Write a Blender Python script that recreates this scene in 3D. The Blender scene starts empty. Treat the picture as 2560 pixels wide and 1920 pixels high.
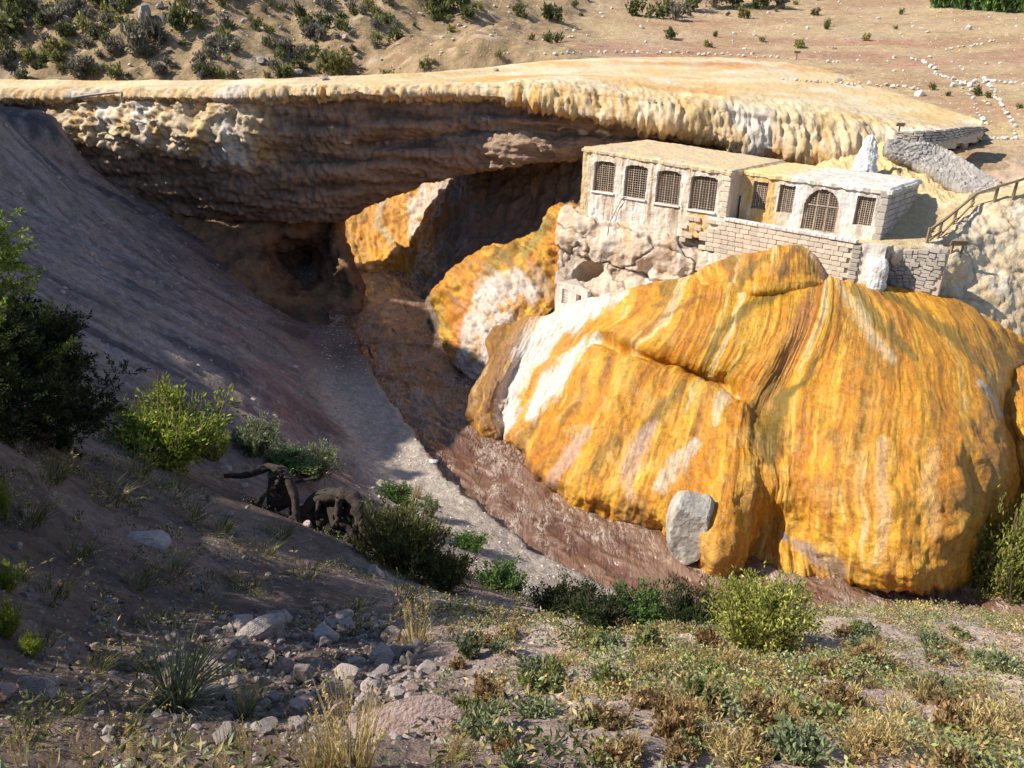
import bpy, bmesh, math, random
import numpy as np
from mathutils import Vector, Matrix

# ------------------------------------------------------------------ camera, sky, sun, exposure
scene = bpy.context.scene
col = scene.collection
FPX = 2000.0; PITCH = math.radians(21.4); ROLL = math.radians(2.5)
CAM = np.array([0.0, 0.0, 18.0])
fw = np.array([0, math.cos(PITCH), -math.sin(PITCH)])
up0 = np.array([0, math.sin(PITCH), math.cos(PITCH)]); rt0 = np.array([1.0, 0, 0])
rt = rt0*math.cos(ROLL)+up0*math.sin(ROLL); up = up0*math.cos(ROLL)-rt0*math.sin(ROLL)
cam_data = bpy.data.cameras.new('camera'); cam = bpy.data.objects.new('camera', cam_data); col.objects.link(cam)
cam_data.sensor_width = 36.0; cam_data.lens = 36.0*FPX/2560.0; cam_data.clip_start = 0.05; cam_data.clip_end = 3000
M3 = Matrix(((rt[0], up[0], -fw[0]), (rt[1], up[1], -fw[1]), (rt[2], up[2], -fw[2])))
cam.matrix_world = Matrix.Translation(Vector(CAM)) @ M3.to_4x4()
scene.camera = cam

SUN_EL = math.radians(40.0)
SUN_TRAVEL = np.array([1.0, 0.14]); SUN_TRAVEL /= np.linalg.norm(SUN_TRAVEL)     # light travels to the right
sun_dir = Vector((SUN_TRAVEL[0]*math.cos(SUN_EL), SUN_TRAVEL[1]*math.cos(SUN_EL), -math.sin(SUN_EL)))
sd = bpy.data.lights.new('sun', 'SUN'); sd.energy = 5.0; sd.angle = math.radians(0.5); sd.color = (1.0, 0.93, 0.82)
sun = bpy.data.objects.new('sun', sd); col.objects.link(sun); sun.location = (-60, -10, 80)
sun.rotation_euler = sun_dir.to_track_quat('-Z', 'Y').to_euler()
world = bpy.data.worlds.new('World'); scene.world = world; world.use_nodes = True
wn = world.node_tree.nodes; wl = world.node_tree.links
sky = wn.new('ShaderNodeTexSky'); sky.sky_type = 'NISHITA'; sky.sun_disc = False
sky.sun_elevation = SUN_EL
sky.sun_rotation = math.atan2(-SUN_TRAVEL[0], -SUN_TRAVEL[1])       # towards the sun, measured from +Y
sky.altitude = 2700
wl.new(sky.outputs[0], wn['Background'].inputs[0]); wn['Background'].inputs[1].default_value = 0.13
scene.view_settings.view_transform = 'Standard'; scene.view_settings.look = 'None'
scene.view_settings.exposure = 0.5; scene.view_settings.gamma = 1.0
scene.view_settings.use_curve_mapping = False
scene.render.engine = 'CYCLES'
scene.cycles.use_denoising = True
scene.cycles.max_bounces = 6; scene.cycles.diffuse_bounces = 3; scene.cycles.transmission_bounces = 3
scene.cycles.transparent_max_bounces = 6

rng = np.random.default_rng(7); random.seed(7)

# ------------------------------------------------------------------ measuring helpers (photo pixel at 2560x1920 + distance -> world)
def ray(px, py): return fw*FPX + rt*(px-1280.0) - up*(py-960.0)
def P(px, py, Y):
    d = ray(px, py); return CAM + d*(Y/d[1])
def Pz(px, py, z):
    d = ray(px, py); return CAM + d*((z-CAM[2])/d[2])
def W(x, y, z): return np.array([x, y, z], float)
def proj(V):
    v = V-CAM; k = v@fw
    return 1280+FPX*(v@rt)/k, 960-FPX*(v@up)/k

# ------------------------------------------------------------------ noise
def _hash(ix, iy, iz, seed):
    with np.errstate(over='ignore'):
        h = ix.astype(np.uint32)*np.uint32(374761393)+iy.astype(np.uint32)*np.uint32(668265263)+iz.astype(np.uint32)*np.uint32(2147483647)+np.uint32((seed*1274126177) & 0xffffffff)
        h = (h ^ (h >> np.uint32(13)))*np.uint32(1274126177)
        h = (h ^ (h >> np.uint32(16)))*np.uint32(2246822519)
        return h ^ (h >> np.uint32(15))
_G = np.array([[1,1,0],[-1,1,0],[1,-1,0],[-1,-1,0],[1,0,1],[-1,0,1],[1,0,-1],[-1,0,-1],[0,1,1],[0,-1,1],[0,1,-1],[0,-1,-1],[1,1,0],[-1,1,0],[0,-1,1],[0,-1,-1]], np.float32)
_GX, _GY, _GZ = [np.ascontiguousarray(_G[:, k]) for k in range(3)]
def noise(p, seed=0):
    p = np.asarray(p); i = np.floor(p); f = (p-i).astype(np.float32); i = i.astype(np.int32)
    fx, fy, fz = f[:,0], f[:,1], f[:,2]; u = f*f*f*(f*(f*6-15)+10); ux, uy, uz = u[:,0], u[:,1], u[:,2]; ix, iy, iz = [np.ascontiguousarray(i[:,k]) for k in range(3)]
    def cor(dx, dy, dz):
        h = (_hash(ix+dx, iy+dy, iz+dz, seed) & np.uint32(15)).astype(np.intp)
        return _GX[h]*(fx-dx)+_GY[h]*(fy-dy)+_GZ[h]*(fz-dz)
    flat = not np.any(fz)                                    # 2-d input: the far layer has no weight
    def lay(dz):
        a = cor(0,0,dz); a = a+ux*(cor(1,0,dz)-a); b = cor(0,1,dz); b = b+ux*(cor(1,1,dz)-b); return a+uy*(b-a)
    a = lay(0)
    return (a if flat else a+uz*(lay(1)-a))*1.3
def fbm(p, octv=4, seed=0, gain=0.5, lac=2.03):
    p = np.asarray(p, float); a = 1.0; s = 0; t = 0
    for o in range(octv):
        s = s + a*noise(p, seed+o*17); t += a; a *= gain; p = p*lac+3.7
    return s/t*1.4
def ridged(p, octv=3, seed=0):
    p = np.asarray(p, float); a = 1.0; s = 0; t = 0
    for o in range(octv):
        s = s + a*(1-2*np.abs(noise(p, seed+o*13))); t += a; a *= 0.5; p = p*2.03+1.3
    return s/t
def sm(a, b, x):
    t = np.clip((x-a)/(b-a), 0, 1); return t*t*(3-2*t)
def mix(a, b, t):
    t = np.asarray(t)[..., None]; return np.asarray(a)*(1-t)+np.asarray(b)*t
def cells(p, seed=0):
    """2-d voronoi on (n,2): distance to border-ish (F2-F1) and a cell id in 0..1"""
    i = np.floor(p).astype(np.int64); f1 = np.full(len(p), 9.0); f2 = f1.copy(); cid = np.zeros(len(p))
    z = np.zeros(len(p), np.int64)
    for dx in (-1, 0, 1):
        for dy in (-1, 0, 1):
            h = _hash(i[:,0]+dx, i[:,1]+dy, z, seed)
            cx = i[:,0]+dx+(h & 1023)/1023.0; cy = i[:,1]+dy+((h >> 10) & 1023)/1023.0
            d = np.hypot(p[:,0]-cx, p[:,1]-cy); c = ((h >> 20) & 255)/255.0
            n = d < f1; f2 = np.where(n, f1, np.minimum(f2, d)); cid = np.where(n, c, cid); f1 = np.where(n, d, f1)
    return f2-f1, cid

# ------------------------------------------------------------------ mesh helpers
def mesh_np(name, V, F, mat=None, colr=None, smooth=True, uvw=None):
    """V (n,3); F (m,3) or (m,4) int array"""
    V = np.asarray(V, np.float32); F = np.asarray(F, np.int32); me = bpy.data.meshes.new(name)
    me.vertices.add(len(V)); me.vertices.foreach_set('co', V.ravel())
    k = F.shape[1]; me.loops.add(F.size); me.loops.foreach_set('vertex_index', F.ravel())
    me.polygons.add(len(F)); me.polygons.foreach_set('loop_start', np.arange(0, F.size, k, dtype=np.int32))
    me.polygons.foreach_set('use_smooth', np.full(len(F), smooth))
    me.update(calc_edges=True)
    if colr is not None:
        a = me.color_attributes.new('Col', 'FLOAT_COLOR', 'POINT')
        c = np.ones((len(V), 4), np.float32); c[:, :3] = np.clip(colr, 0, 1); a.data.foreach_set('color', c.ravel())
    if uvw is not None:
        a = me.attributes.new('flow', 'FLOAT_VECTOR', 'POINT'); a.data.foreach_set('vector', np.asarray(uvw, np.float32).ravel())
    if mat is not None: me.materials.append(mat)
    return me
def link(name, me, parent=None, label=None, cat=None, group=None, kind=None):
    o = bpy.data.objects.new(name, me); col.objects.link(o)
    if parent is not None: o.parent = parent
    tag(o, label, cat, group, kind); return o
def tag(o, label=None, cat=None, group=None, kind=None):
    if label: o['label'] = label
    if cat: o['category'] = cat
    if group: o['group'] = group
    if kind: o['kind'] = kind
    return o
def thing(name, label, cat, loc=(0, 0, 0), rz=0, group=None):
    o = bpy.data.objects.new(name, None); col.objects.link(o); o.location = loc; o.rotation_euler = (0, 0, rz)
    o.empty_display_size = 0.2
    return tag(o, label, cat, group)
def dup(o, parent=None):
    c = o.copy(); col.objects.link(c); c.parent = parent
    for ch in list(o.children): dup(ch, c)
    return c
def gridF(nr, nc, flip=False):
    a = np.arange(nr*nc).reshape(nr, nc); q = np.stack([a[:-1,:-1], a[:-1,1:], a[1:,1:], a[1:,:-1]], -1).reshape(-1, 4)
    return q[:, ::-1] if flip else q
def crom(pts, n):
    pts = np.asarray(pts, float); m = len(pts)
    if m == 2: t = np.linspace(0, 1, n)[:, None]; return pts[0]*(1-t)+pts[1]*t
    e = np.concatenate([(2*pts[0]-pts[1])[None], pts, (2*pts[-1]-pts[-2])[None]])
    s = np.linspace(0, m-1, n); i = np.minimum(s.astype(int), m-2); t = (s-i)
    t = t.reshape((-1,)+(1,)*(pts.ndim-1)); p0, p1, p2, p3 = e[i], e[i+1], e[i+2], e[i+3]
    return 0.5*((2*p1)+(-p0+p2)*t+(2*p0-5*p1+4*p2-p3)*t*t+(-p0+3*p1-3*p2+p3)*t**3)
def net(rows, nr, nc):
    """rows of control points -> (nr,nc,3) smooth surface"""
    R = np.stack([crom(np.array(r), nc) for r in rows]); return crom(R, nr)
def normals(G):
    du = np.gradient(G, axis=1); dv = np.gradient(G, axis=0); n = np.cross(du, dv)
    return n/np.maximum(np.linalg.norm(n, axis=-1, keepdims=True), 1e-9)
def face_cam(G, N):
    s = np.sign(((CAM-G)*N).sum(-1).mean()); return N*s
def polydist(px, py, poly):
    """distance (pixels) of points to a polyline, and position along it 0..1"""
    best = np.full(px.shape, 1e9); pos = np.zeros(px.shape); poly = np.asarray(poly, float)
    L = np.r_[0, np.cumsum(np.linalg.norm(np.diff(poly, axis=0), axis=1))]
    for k in range(len(poly)-1):
        a, b = poly[k], poly[k+1]; d = b-a; t = np.clip(((px-a[0])*d[0]+(py-a[1])*d[1])/(d@d), 0, 1)
        q = np.hypot(px-a[0]-t*d[0], py-a[1]-t*d[1]); m = q < best
        best = np.where(m, q, best); pos = np.where(m, (L[k]+t*np.sqrt(d@d))/L[-1], pos)
    return best, pos
def rbf(pts, lam=0.02):
    pts = np.asarray(pts, float); n = len(pts); s = 10.0; X = pts[:, :2]/s
    def K(r2): return 0.5*r2*np.log(r2+1e-12)
    D = ((X[:, None]-X[None])**2).sum(-1); A = K(D)+lam*np.eye(n); Q = np.c_[np.ones(n), X]
    M = np.zeros((n+3, n+3)); M[:n,:n] = A; M[:n,n:] = Q; M[n:,:n] = Q.T
    w = np.linalg.solve(M, np.r_[pts[:,2], 0, 0, 0])
    def f(x, y):
        x = np.asarray(x, float); sh = x.shape; q = np.c_[x.ravel(), np.asarray(y, float).ravel()]/s; out = np.empty(len(q))
        for k in range(0, len(q), 20000):
            c = q[k:k+20000]; r2 = ((c[:, None]-X[None])**2).sum(-1); out[k:k+20000] = K(r2)@w[:n]+w[n]+c@w[n+1:]
        return out.reshape(sh)
    return f

# ------------------------------------------------------------------ materials
def mat_base(name, rough=0.85, spec=0.3):
    m = bpy.data.materials.new(name); m.use_nodes = True; nt = m.node_tree; b = nt.nodes['Principled BSDF']
    b.inputs['Roughness'].default_value = rough; b.inputs['Specular IOR Level'].default_value = spec
    return m, nt, b
def mat_attr(name, rough=0.85, spec=0.25, grain=6.0, gamt=0.35, bumps=((8, 0.03),), tint=None, rough_var=0.0, coord='Object', stretch=None):
    """colour attribute x grain noise, with relief from one or more noises (scale, metres)"""
    m, nt, b = mat_base(name, rough, spec); N, L = nt.nodes, nt.links
    tc = N.new('ShaderNodeTexCoord'); src = tc.outputs['Object']
    if coord == 'flow':
        at = N.new('ShaderNodeAttribute'); at.attribute_name = 'flow'; src = at.outputs['Vector']
    at = N.new('ShaderNodeAttribute'); at.attribute_name = 'Col'
    base = at.outputs['Color']
    nz = N.new('ShaderNodeTexNoise'); nz.inputs['Scale'].default_value = grain; nz.inputs['Detail'].default_value = 8; nz.inputs['Roughness'].default_value = 0.7
    L.new(src, nz.inputs['Vector'])
    mr = N.new('ShaderNodeMapRange'); mr.inputs[1].default_value = 0.25; mr.inputs[2].default_value = 0.75
    mr.inputs[3].default_value = 1-gamt; mr.inputs[4].default_value = 1+gamt; L.new(nz.outputs['Fac'], mr.inputs[0])
    mx = N.new('ShaderNodeVectorMath'); mx.operation = 'SCALE'; L.new(base, mx.inputs[0]); L.new(mr.outputs[0], mx.inputs['Scale'])
    L.new(mx.outputs[0], b.inputs['Base Color'])
    prev = None
    for k, bp in enumerate(bumps):
        sc, dist = bp[0], bp[1]
        nb = N.new('ShaderNodeTexNoise'); nb.inputs['Scale'].default_value = sc; nb.inputs['Detail'].default_value = 6; nb.inputs['Roughness'].default_value = 0.65
        if len(bp) > 2:
            mp = N.new('ShaderNodeMapping'); mp.inputs['Scale'].default_value = bp[2]; L.new(src, mp.inputs[0]); L.new(mp.outputs[0], nb.inputs['Vector'])
        else: L.new(src, nb.inputs['Vector'])
        bu = N.new('ShaderNodeBump'); bu.inputs['Distance'].default_value = dist; bu.inputs['Strength'].default_value = 1.0
        L.new(nb.outputs['Fac'], bu.inputs['Height'])
        if prev: L.new(prev, bu.inputs['Normal'])
        prev = bu.outputs['Normal']
    if prev: L.new(prev, b.inputs['Normal'])
    if rough_var:
        r2 = N.new('ShaderNodeMapRange'); r2.inputs[1].default_value = 0.35; r2.inputs[2].default_value = 0.65
        r2.inputs[3].default_value = rough-rough_var; r2.inputs[4].default_value = rough+rough_var
        n2 = N.new('ShaderNodeTexNoise'); n2.inputs['Scale'].default_value = 0.7; n2.inputs['Detail'].default_value = 5; L.new(tc.outputs['Object'], n2.inputs['Vector'])
        L.new(n2.outputs['Fac'], r2.inputs[0]); L.new(r2.outputs[0], b.inputs['Roughness'])
    return m
def mat_solid(name, c1, c2, scale=4.0, rough=0.85, bump=0.01, bscale=20, per_obj=0.0, spec=0.25, metallic=0):
    """two-tone noise colour in object space, with optional brightness variation per object"""
    m, nt, b = mat_base(name, rough, spec); N, L = nt.nodes, nt.links; b.inputs['Metallic'].default_value = metallic
    tc = N.new('ShaderNodeTexCoord'); oi = N.new('ShaderNodeObjectInfo')
    ad = N.new('ShaderNodeVectorMath'); ad.operation = 'ADD'; L.new(tc.outputs['Object'], ad.inputs[0]); L.new(oi.outputs['Location'], ad.inputs[1])
    nz = N.new('ShaderNodeTexNoise'); nz.inputs['Scale'].default_value = scale; nz.inputs['Detail'].default_value = 7; nz.inputs['Roughness'].default_value = 0.7
    L.new(ad.outputs[0], nz.inputs['Vector'])
    cr = N.new('ShaderNodeValToRGB'); cr.color_ramp.elements[0].position = 0.33; cr.color_ramp.elements[1].position = 0.67
    cr.color_ramp.elements[0].color = (*c1, 1); cr.color_ramp.elements[1].color = (*c2, 1); L.new(nz.outputs['Fac'], cr.inputs[0])
    out = cr.outputs[0]
    if per_obj:
        mr = N.new('ShaderNodeMapRange'); mr.inputs[3].default_value = 1-per_obj; mr.inputs[4].default_value = 1+per_obj; L.new(oi.outputs['Random'], mr.inputs[0])
        vm = N.new('ShaderNodeVectorMath'); vm.operation = 'SCALE'; L.new(out, vm.inputs[0]); L.new(mr.outputs[0], vm.inputs['Scale']); out = vm.outputs[0]
    L.new(out, b.inputs['Base Color'])
    if bump:
        nb = N.new('ShaderNodeTexNoise'); nb.inputs['Scale'].default_value = bscale; nb.inputs['Detail'].default_value = 6; L.new(ad.outputs[0], nb.inputs['Vector'])
        bu = N.new('ShaderNodeBump'); bu.inputs['Distance'].default_value = bump; L.new(nb.outputs['Fac'], bu.inputs['Height']); L.new(bu.outputs[0], b.inputs['Normal'])
    return m
def mat_leaf(name, trans=0.35, rough=0.6):
    """leaf colour from the attribute, part of the light passing through"""
    m = bpy.data.materials.new(name); m.use_nodes = True; nt = m.node_tree; N, L = nt.nodes, nt.links; b = N['Principled BSDF']
    at = N.new('ShaderNodeAttribute'); at.attribute_name = 'Col'; oi = N.new('ShaderNodeObjectInfo')
    mr = N.new('ShaderNodeMapRange'); mr.inputs[3].default_value = 0.75; mr.inputs[4].default_value = 1.25; L.new(oi.outputs['Random'], mr.inputs[0])
    vm = N.new('ShaderNodeVectorMath'); vm.operation = 'SCALE'; L.new(at.outputs['Color'], vm.inputs[0]); L.new(mr.outputs[0], vm.inputs['Scale'])
    L.new(vm.outputs[0], b.inputs['Base Color']); b.inputs['Roughness'].default_value = rough; b.inputs['Specular IOR Level'].default_value = 0.3
    tr = N.new('ShaderNodeBsdfTranslucent'); L.new(vm.outputs[0], tr.inputs[0])
    ms = N.new('ShaderNodeMixShader'); ms.inputs[0].default_value = trans; L.new(b.outputs[0], ms.inputs[1]); L.new(tr.outputs[0], ms.inputs[2])
    L.new(ms.outputs[0], N['Material Output'].inputs[0])
    return m
# ------------------------------------------------------------------ ground: near slope, scree, river bank (one sheet)
def zriver(y): return 0.035*(np.asarray(y, float)-25.0)
def Pbank(px, py, dz=1.0):
    z = 1.5
    for _ in range(6):
        q = Pz(px, py, z); z = float(zriver(q[1]))+dz
    return q
bank_px = [(888,820),(903,863),(927,897),(941,935),(960,974),(989,1003),(1028,1060),(1066,1114),(1134,1195),(1160,1227),(1255,1303),(1350,1378),(1445,1423),(1565,1486)]
bank = [Pbank(*b) for b in bank_px]
bank = [W(-24,84,2.6), W(-17,70,2.4), W(-14,63,2.2)] + bank + [W(9.0,21.8,1.0), W(15,21.0,1.0), W(24,19.5,1.0), W(60,14,1.0)]
bx = np.array([b[0] for b in bank]); by = np.array([b[1] for b in bank])
for k in range(1, len(bx)):
    if bx[k] <= bx[k-1]: bx[k] = bx[k-1]+0.05
def ybank(x): return np.interp(x, bx, by)
TN = np.array([-0.906, -0.423]); TC = np.array([-11.6, 43.6]); TZ0, TK = 2.1, 0.71
def talus_hit(px, py):
    d = ray(px, py); # z = TZ0 + TK*((xy-TC).TN)
    a = CAM[2]-TZ0-TK*((CAM[:2]-TC)@TN); b = d[2]-TK*(d[:2]@TN); return CAM+d*(-a/b)
ctl = []
for b in bank: ctl.append(b)
for b in bank[3:13]: ctl.append(W(b[0]-2.9, b[1]-1.3, b[2]+0.3))
for q in [(60,330),(200,400),(140,300),(300,480),(420,560),(560,640),(700,720),(820,800),(0,480),(150,560),(300,640),(450,720),(600,800),(760,880),(60,660),(250,740),(420,850),(600,930),(760,980),(100,850),(300,920),(520,1010),(700,1060)]:
    ctl.append(talus_hit(*q))
for x, y in [(-30,64),(-26,70),(-36,60),(-20,62)]:
    ctl.append(W(x, y, TZ0+TK*((np.array([x,y])-TC)@TN)))
# near slope
ctl += [P(1000,1250,28.0), P(850,1200,25), P(1150,1400,22.5), P(1000,1380,20), P(650,1150,23), P(430,1100,20.5), P(270,1020,21),
        P(100,1000,17), P(100,1150,12), P(400,1230,13.5), P(800,1330,14), P(600,1420,10.5), P(250,1350,9.0), P(60,1400,7.5),
        P(1000,1450,14.5), P(1150,1500,14), P(1350,1520,15), P(900,1550,8.5), P(600,1560,7.2), P(300,1580,6.2),
        P(700,1640,5.9), P(1000,1640,6.2), P(400,1720,4.6), P(100,1750,4.0), P(800,1780,4.3), P(500,1880,3.2), P(1000,1850,3.4), P(150,1900,2.8),
        P(1200,1585,7.0), P(1280,1700,4.9), P(1400,1560,8.0), P(1500,1850,3.3), P(1280,1915,2.7), P(1600,1600,6.9), P(1800,1560,7.8), P(2000,1540,8.4),
        P(2200,1520,9.2), P(2400,1525,9.4), P(2560,1560,8.8), P(2000,1700,5.0), P(2400,1700,5.2), P(2300,1850,3.5), P(2560,1800,4.0), P(1900,1880,3.1),
        P(2700,1600,8.0), P(2900,1750,5)]
ctl += [W(0,0,16.3), W(-2,-2,16.6), W(3,-2,16.3), W(2.5,1,15.6), W(-2,1.2,16.0), W(8,0,16), W(14,3,14.5), W(20,6,12.5), W(4,13,7.5), W(10,13,7.6), W(17,13,6.5), W(6,18,2.6), W(12,18,2.4), W(2,19,3.6), W(25,14,4)]
# the hill rising on the left
ctl += [W(-5.5,2,17.0), W(-6,5,15.6), W(-9,9,15.2), W(-13,14,14.6), P(0,268,57.5), P(-70,262,56), P(70,270,59), P(140,285,60), P(-160,265,52), W(-18,21,14.6), W(-24,27,16.8), W(-30,32.7,20.3), W(-31.5,36,24.5), W(-37,41,31), W(-45,45,34.5), W(-47,50,36), W(-54,54,36), W(-58,62,18), W(-14,6,20),
        W(-24,14,23), W(-36,28,27), W(-58,42,33), W(-78,60,24), W(-60,75,17), W(-60,10,34), W(-30,0,26), W(-12,-3,19)]
zland = rbf(ctl, 0.01)
def ground_z(x, y):
    x = np.asarray(x, float); y = np.asarray(y, float); z = zland(x, y)
    d = (y-ybank(x))
    dx = 0.3; sl = (ybank(x+dx)-ybank(x-dx))/(2*dx); d = d/np.sqrt(1+sl*sl)
    wob = 0.25*noise(np.stack([x.ravel()*0.9, y.ravel()*0.9, 0*x.ravel()], -1), 5).reshape(x.shape)
    t = sm(-0.15, 0.45, d+wob)
    return z*(1-t)+np.minimum(z, zriver(y)-1.2)*t, d
nc, nr = 460, 470
a = np.linspace(-1.25, 1.25, nc); yy = -4+np.geomspace(1.6, 92, nr)
A, Yg = np.meshgrid(a, yy); X = A*(Yg+6.0)
Z, Dg = ground_z(X, Yg)
p = np.stack([X.ravel(), Yg.ravel(), Z.ravel()], -1)
tal = ((p[:,:2]-TC)@TN)
dist = np.hypot(p[:,0], p[:,1])
near = 1-sm(9, 22, dist)
istal = sm(-1.0, 1.0, tal)*sm(17, 26, p[:,1])
# scree chutes run down the fall line; rough soil near
along = p[:,:2]@np.array([-0.423, 0.906])
chute = fbm(np.stack([along*0.55, tal*0.07, 0*along], -1), 4, 31)
p[:,2] += istal*(0.42*chute + 0.16*fbm(np.stack([along*1.6, tal*0.3, 0*along], -1), 4, 33) + 0.10*fbm(p*1.3, 4, 8) - 0.25*sm(0.35, 0.6, fbm(np.stack([along*0.35, tal*0.2, 0*along+5], -1), 4, 35)))
p[:,2] += (1-istal)*(1-near)*0.06*fbm(p*1.3, 4, 12)*(Dg.ravel() < 0.2)
p[:,2] += near*(0.13*fbm(p*0.9, 4, 3)+0.035*fbm(p*5.0, 3, 4))*sm(0.5, 3.0, dist)
# little eroded ledges on the scree, under the bridge
n1 = fbm(p*0.35, 4, 51); n2 = fbm(p*2.2, 4, 61); n3 = fbm(np.stack([along*0.8, tal*0.12, 0*along], -1), 4, 71)
cs = mix((0.245,0.20,0.18), (0.32,0.235,0.195), sm(-0.3, 0.35, n3+0.3*n1))             # scree, grey to dusty red
cs = mix(cs, (0.085,0.078,0.088), 0.85*sm(0.1, 0.5, fbm(np.stack([along*0.5, tal*0.10, 0*along+9], -1), 4, 77)))
cg = mix((0.47,0.40,0.33), (0.37,0.31,0.26), sm(-0.3, 0.4, n2))                             # gravel bar
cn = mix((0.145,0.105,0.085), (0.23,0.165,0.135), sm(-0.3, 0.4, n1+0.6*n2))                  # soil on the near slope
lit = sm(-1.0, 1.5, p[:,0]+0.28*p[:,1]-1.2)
cn = mix(cn, mix((0.53,0.415,0.345), (0.41,0.305,0.25), sm(-0.3, 0.4, n2)), lit*near)        # sunlit part of the same soil painted paler, to the right
gr = sm(-4.2, -1.5, tal+0.0*n1)*0
fine = fbm(np.stack([along*2.4, tal*0.35, 0*along], -1), 4, 79); cs = mix(cs, (0.36,0.305,0.285), 0.7*sm(0.1, 0.45, fine)); cs = mix(cs, (0.075,0.068,0.075), 0.6*sm(0.15, 0.5, -fine+0.3*n2)); cs = mix(cs, (0.27,0.16,0.135), 0.55*np.exp(-((tal-3.5)/2.5)**2)*sm(-0.2, 0.3, n1))
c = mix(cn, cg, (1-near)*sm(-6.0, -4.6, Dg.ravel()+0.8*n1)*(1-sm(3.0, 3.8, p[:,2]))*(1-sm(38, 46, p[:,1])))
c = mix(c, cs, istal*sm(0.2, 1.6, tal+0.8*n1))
c = mix(c, (0.10,0.06,0.045), sm(0.0, 0.3, Dg.ravel()))
M_ground = mat_attr('ground_mat', 0.95, 0.1, 5.0, 0.45, ((0.8, 0.30), (3.5, 0.07), (16, 0.02), (60, 0.008)))
GV = p.reshape(nr, nc, 3); GD = Dg; GTAL = istal.reshape(nr, nc)
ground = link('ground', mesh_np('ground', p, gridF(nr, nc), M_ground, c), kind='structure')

# ------------------------------------------------------------------ river
nr, nc = 470, 200
yy = np.concatenate([np.linspace(17, 46, 340), np.linspace(46.1, 90, 130)]); aa = np.linspace(0, 1, nc)
Yg, A = np.meshgrid(yy, aa, indexing='ij')
Xb = np.interp(-Yg, -by, bx)-1.5; X = Xb+A*np.where(Yg > 50, 13, np.where(Yg < 28, 24, np.maximum(9, 24-(Yg-28)*1.2)))
p = np.stack([X.ravel(), Yg.ravel(), zriver(Yg).ravel()], -1)
# across / along the current
flow = np.stack([(p[:,0]-Xb.ravel())*0.9, p[:,1]*0.55, 0*p[:,0]], -1)
warp = np.stack([fbm(flow*0.8, 3, 91), fbm(flow*0.8+7, 3, 92), 0*flow[:,0]], -1)
fw_ = flow+0.55*warp
rap = 1-sm(30, 48, p[:,1])*0.35
wav = fbm(fw_*0.9, 4, 101); wav2 = ridged(fw_*np.array([1.9, 1.3, 1]), 4, 111)
p[:,2] += rap*(0.18*wav+0.08*wav2)
foam = sm(0.18, 0.75, wav2+0.7*wav+0.55*fbm(flow*0.33, 3, 131)-0.05)*rap
c = mix((0.115,0.050,0.030), (0.17,0.080,0.050), sm(-0.4, 0.4, fbm(fw_*0.6, 4, 141)))
c = mix(c, (0.28,0.175,0.12), foam*0.7)
def mat_river():
    """muddy water: attribute colour, thin torn foam lines, glossy ripples"""
    m, nt, b = mat_base('river_mat', 0.10, 0.6); N, L = nt.nodes, nt.links
    tc = N.new('ShaderNodeTexCoord'); mp = N.new('ShaderNodeMapping'); mp.inputs['Rotation'].default_value = (0, 0, math.radians(-25)); mp.inputs['Scale'].default_value = (2.0, 0.55, 1.0); L.new(tc.outputs['Object'], mp.inputs[0])
    at = N.new('ShaderNodeAttribute'); at.attribute_name = 'Col'
    def nz(scale, det, dis):
        n_ = N.new('ShaderNodeTexNoise'); n_.inputs['Scale'].default_value = scale; n_.inputs['Detail'].default_value = det; n_.inputs['Distortion'].default_value = dis; n_.inputs['Roughness'].default_value = 0.6; L.new(mp.outputs[0], n_.inputs['Vector']); return n_.outputs['Fac']
    def math_(op, a, v=None, b_=None):
        n_ = N.new('ShaderNodeMath'); n_.operation = op; L.new(a, n_.inputs[0])
        if b_ is not None: L.new(b_, n_.inputs[1])
        elif v is not None: n_.inputs[1].default_value = v
        return n_.outputs[0]
    def rng_(a, x0, x1, y0, y1):
        n_ = N.new('ShaderNodeMapRange'); n_.interpolation_type = 'SMOOTHSTEP'; L.new(a, n_.inputs[0])
        for k, v in enumerate((x0, x1, y0, y1)): n_.inputs[k+1].default_value = v
        return n_.outputs[0]
    f1 = rng_(math_('ABSOLUTE', math_('SUBTRACT', nz(1.1, 6, 0.9), 0.5)), 0.0, 0.045, 1, 0); f2 = rng_(math_('ABSOLUTE', math_('SUBTRACT', nz(2.6, 5, 0.8), 0.5)), 0.0, 0.05, 1, 0)
    patch = rng_(nz(0.42, 4, 0.6), 0.44, 0.62, 0.06, 1.0); foam_ = math_('MULTIPLY', math_('MAXIMUM', f1, None, f2), None, patch)
    mx = N.new('ShaderNodeMix'); mx.data_type = 'RGBA'; L.new(foam_, mx.inputs[0]); L.new(at.outputs['Color'], mx.inputs[6]); mx.inputs[7].default_value = (0.58, 0.45, 0.37, 1); L.new(mx.outputs[2], b.inputs['Base Color'])
    L.new(rng_(foam_, 0, 1, 0.08, 0.55), b.inputs['Roughness'])
    prev = None
    for sc, ds in ((1.1, 0.16), (3.2, 0.06), (11, 0.010)):
        bu = N.new('ShaderNodeBump'); bu.inputs['Distance'].default_value = ds; L.new(nz(sc, 4, 0.8), bu.inputs['Height'])
        if prev: L.new(prev, bu.inputs['Normal'])
        prev = bu.outputs[0]
    bu = N.new('ShaderNodeBump'); bu.inputs['Distance'].default_value = 0.03; L.new(foam_, bu.inputs['Height']); L.new(prev, bu.inputs['Normal']); L.new(bu.outputs[0], b.inputs['Normal'])
    return m
M_water = mat_river()
river = link('river', mesh_np('river', p, gridF(nr, nc), M_water, c), kind='structure')
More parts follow.
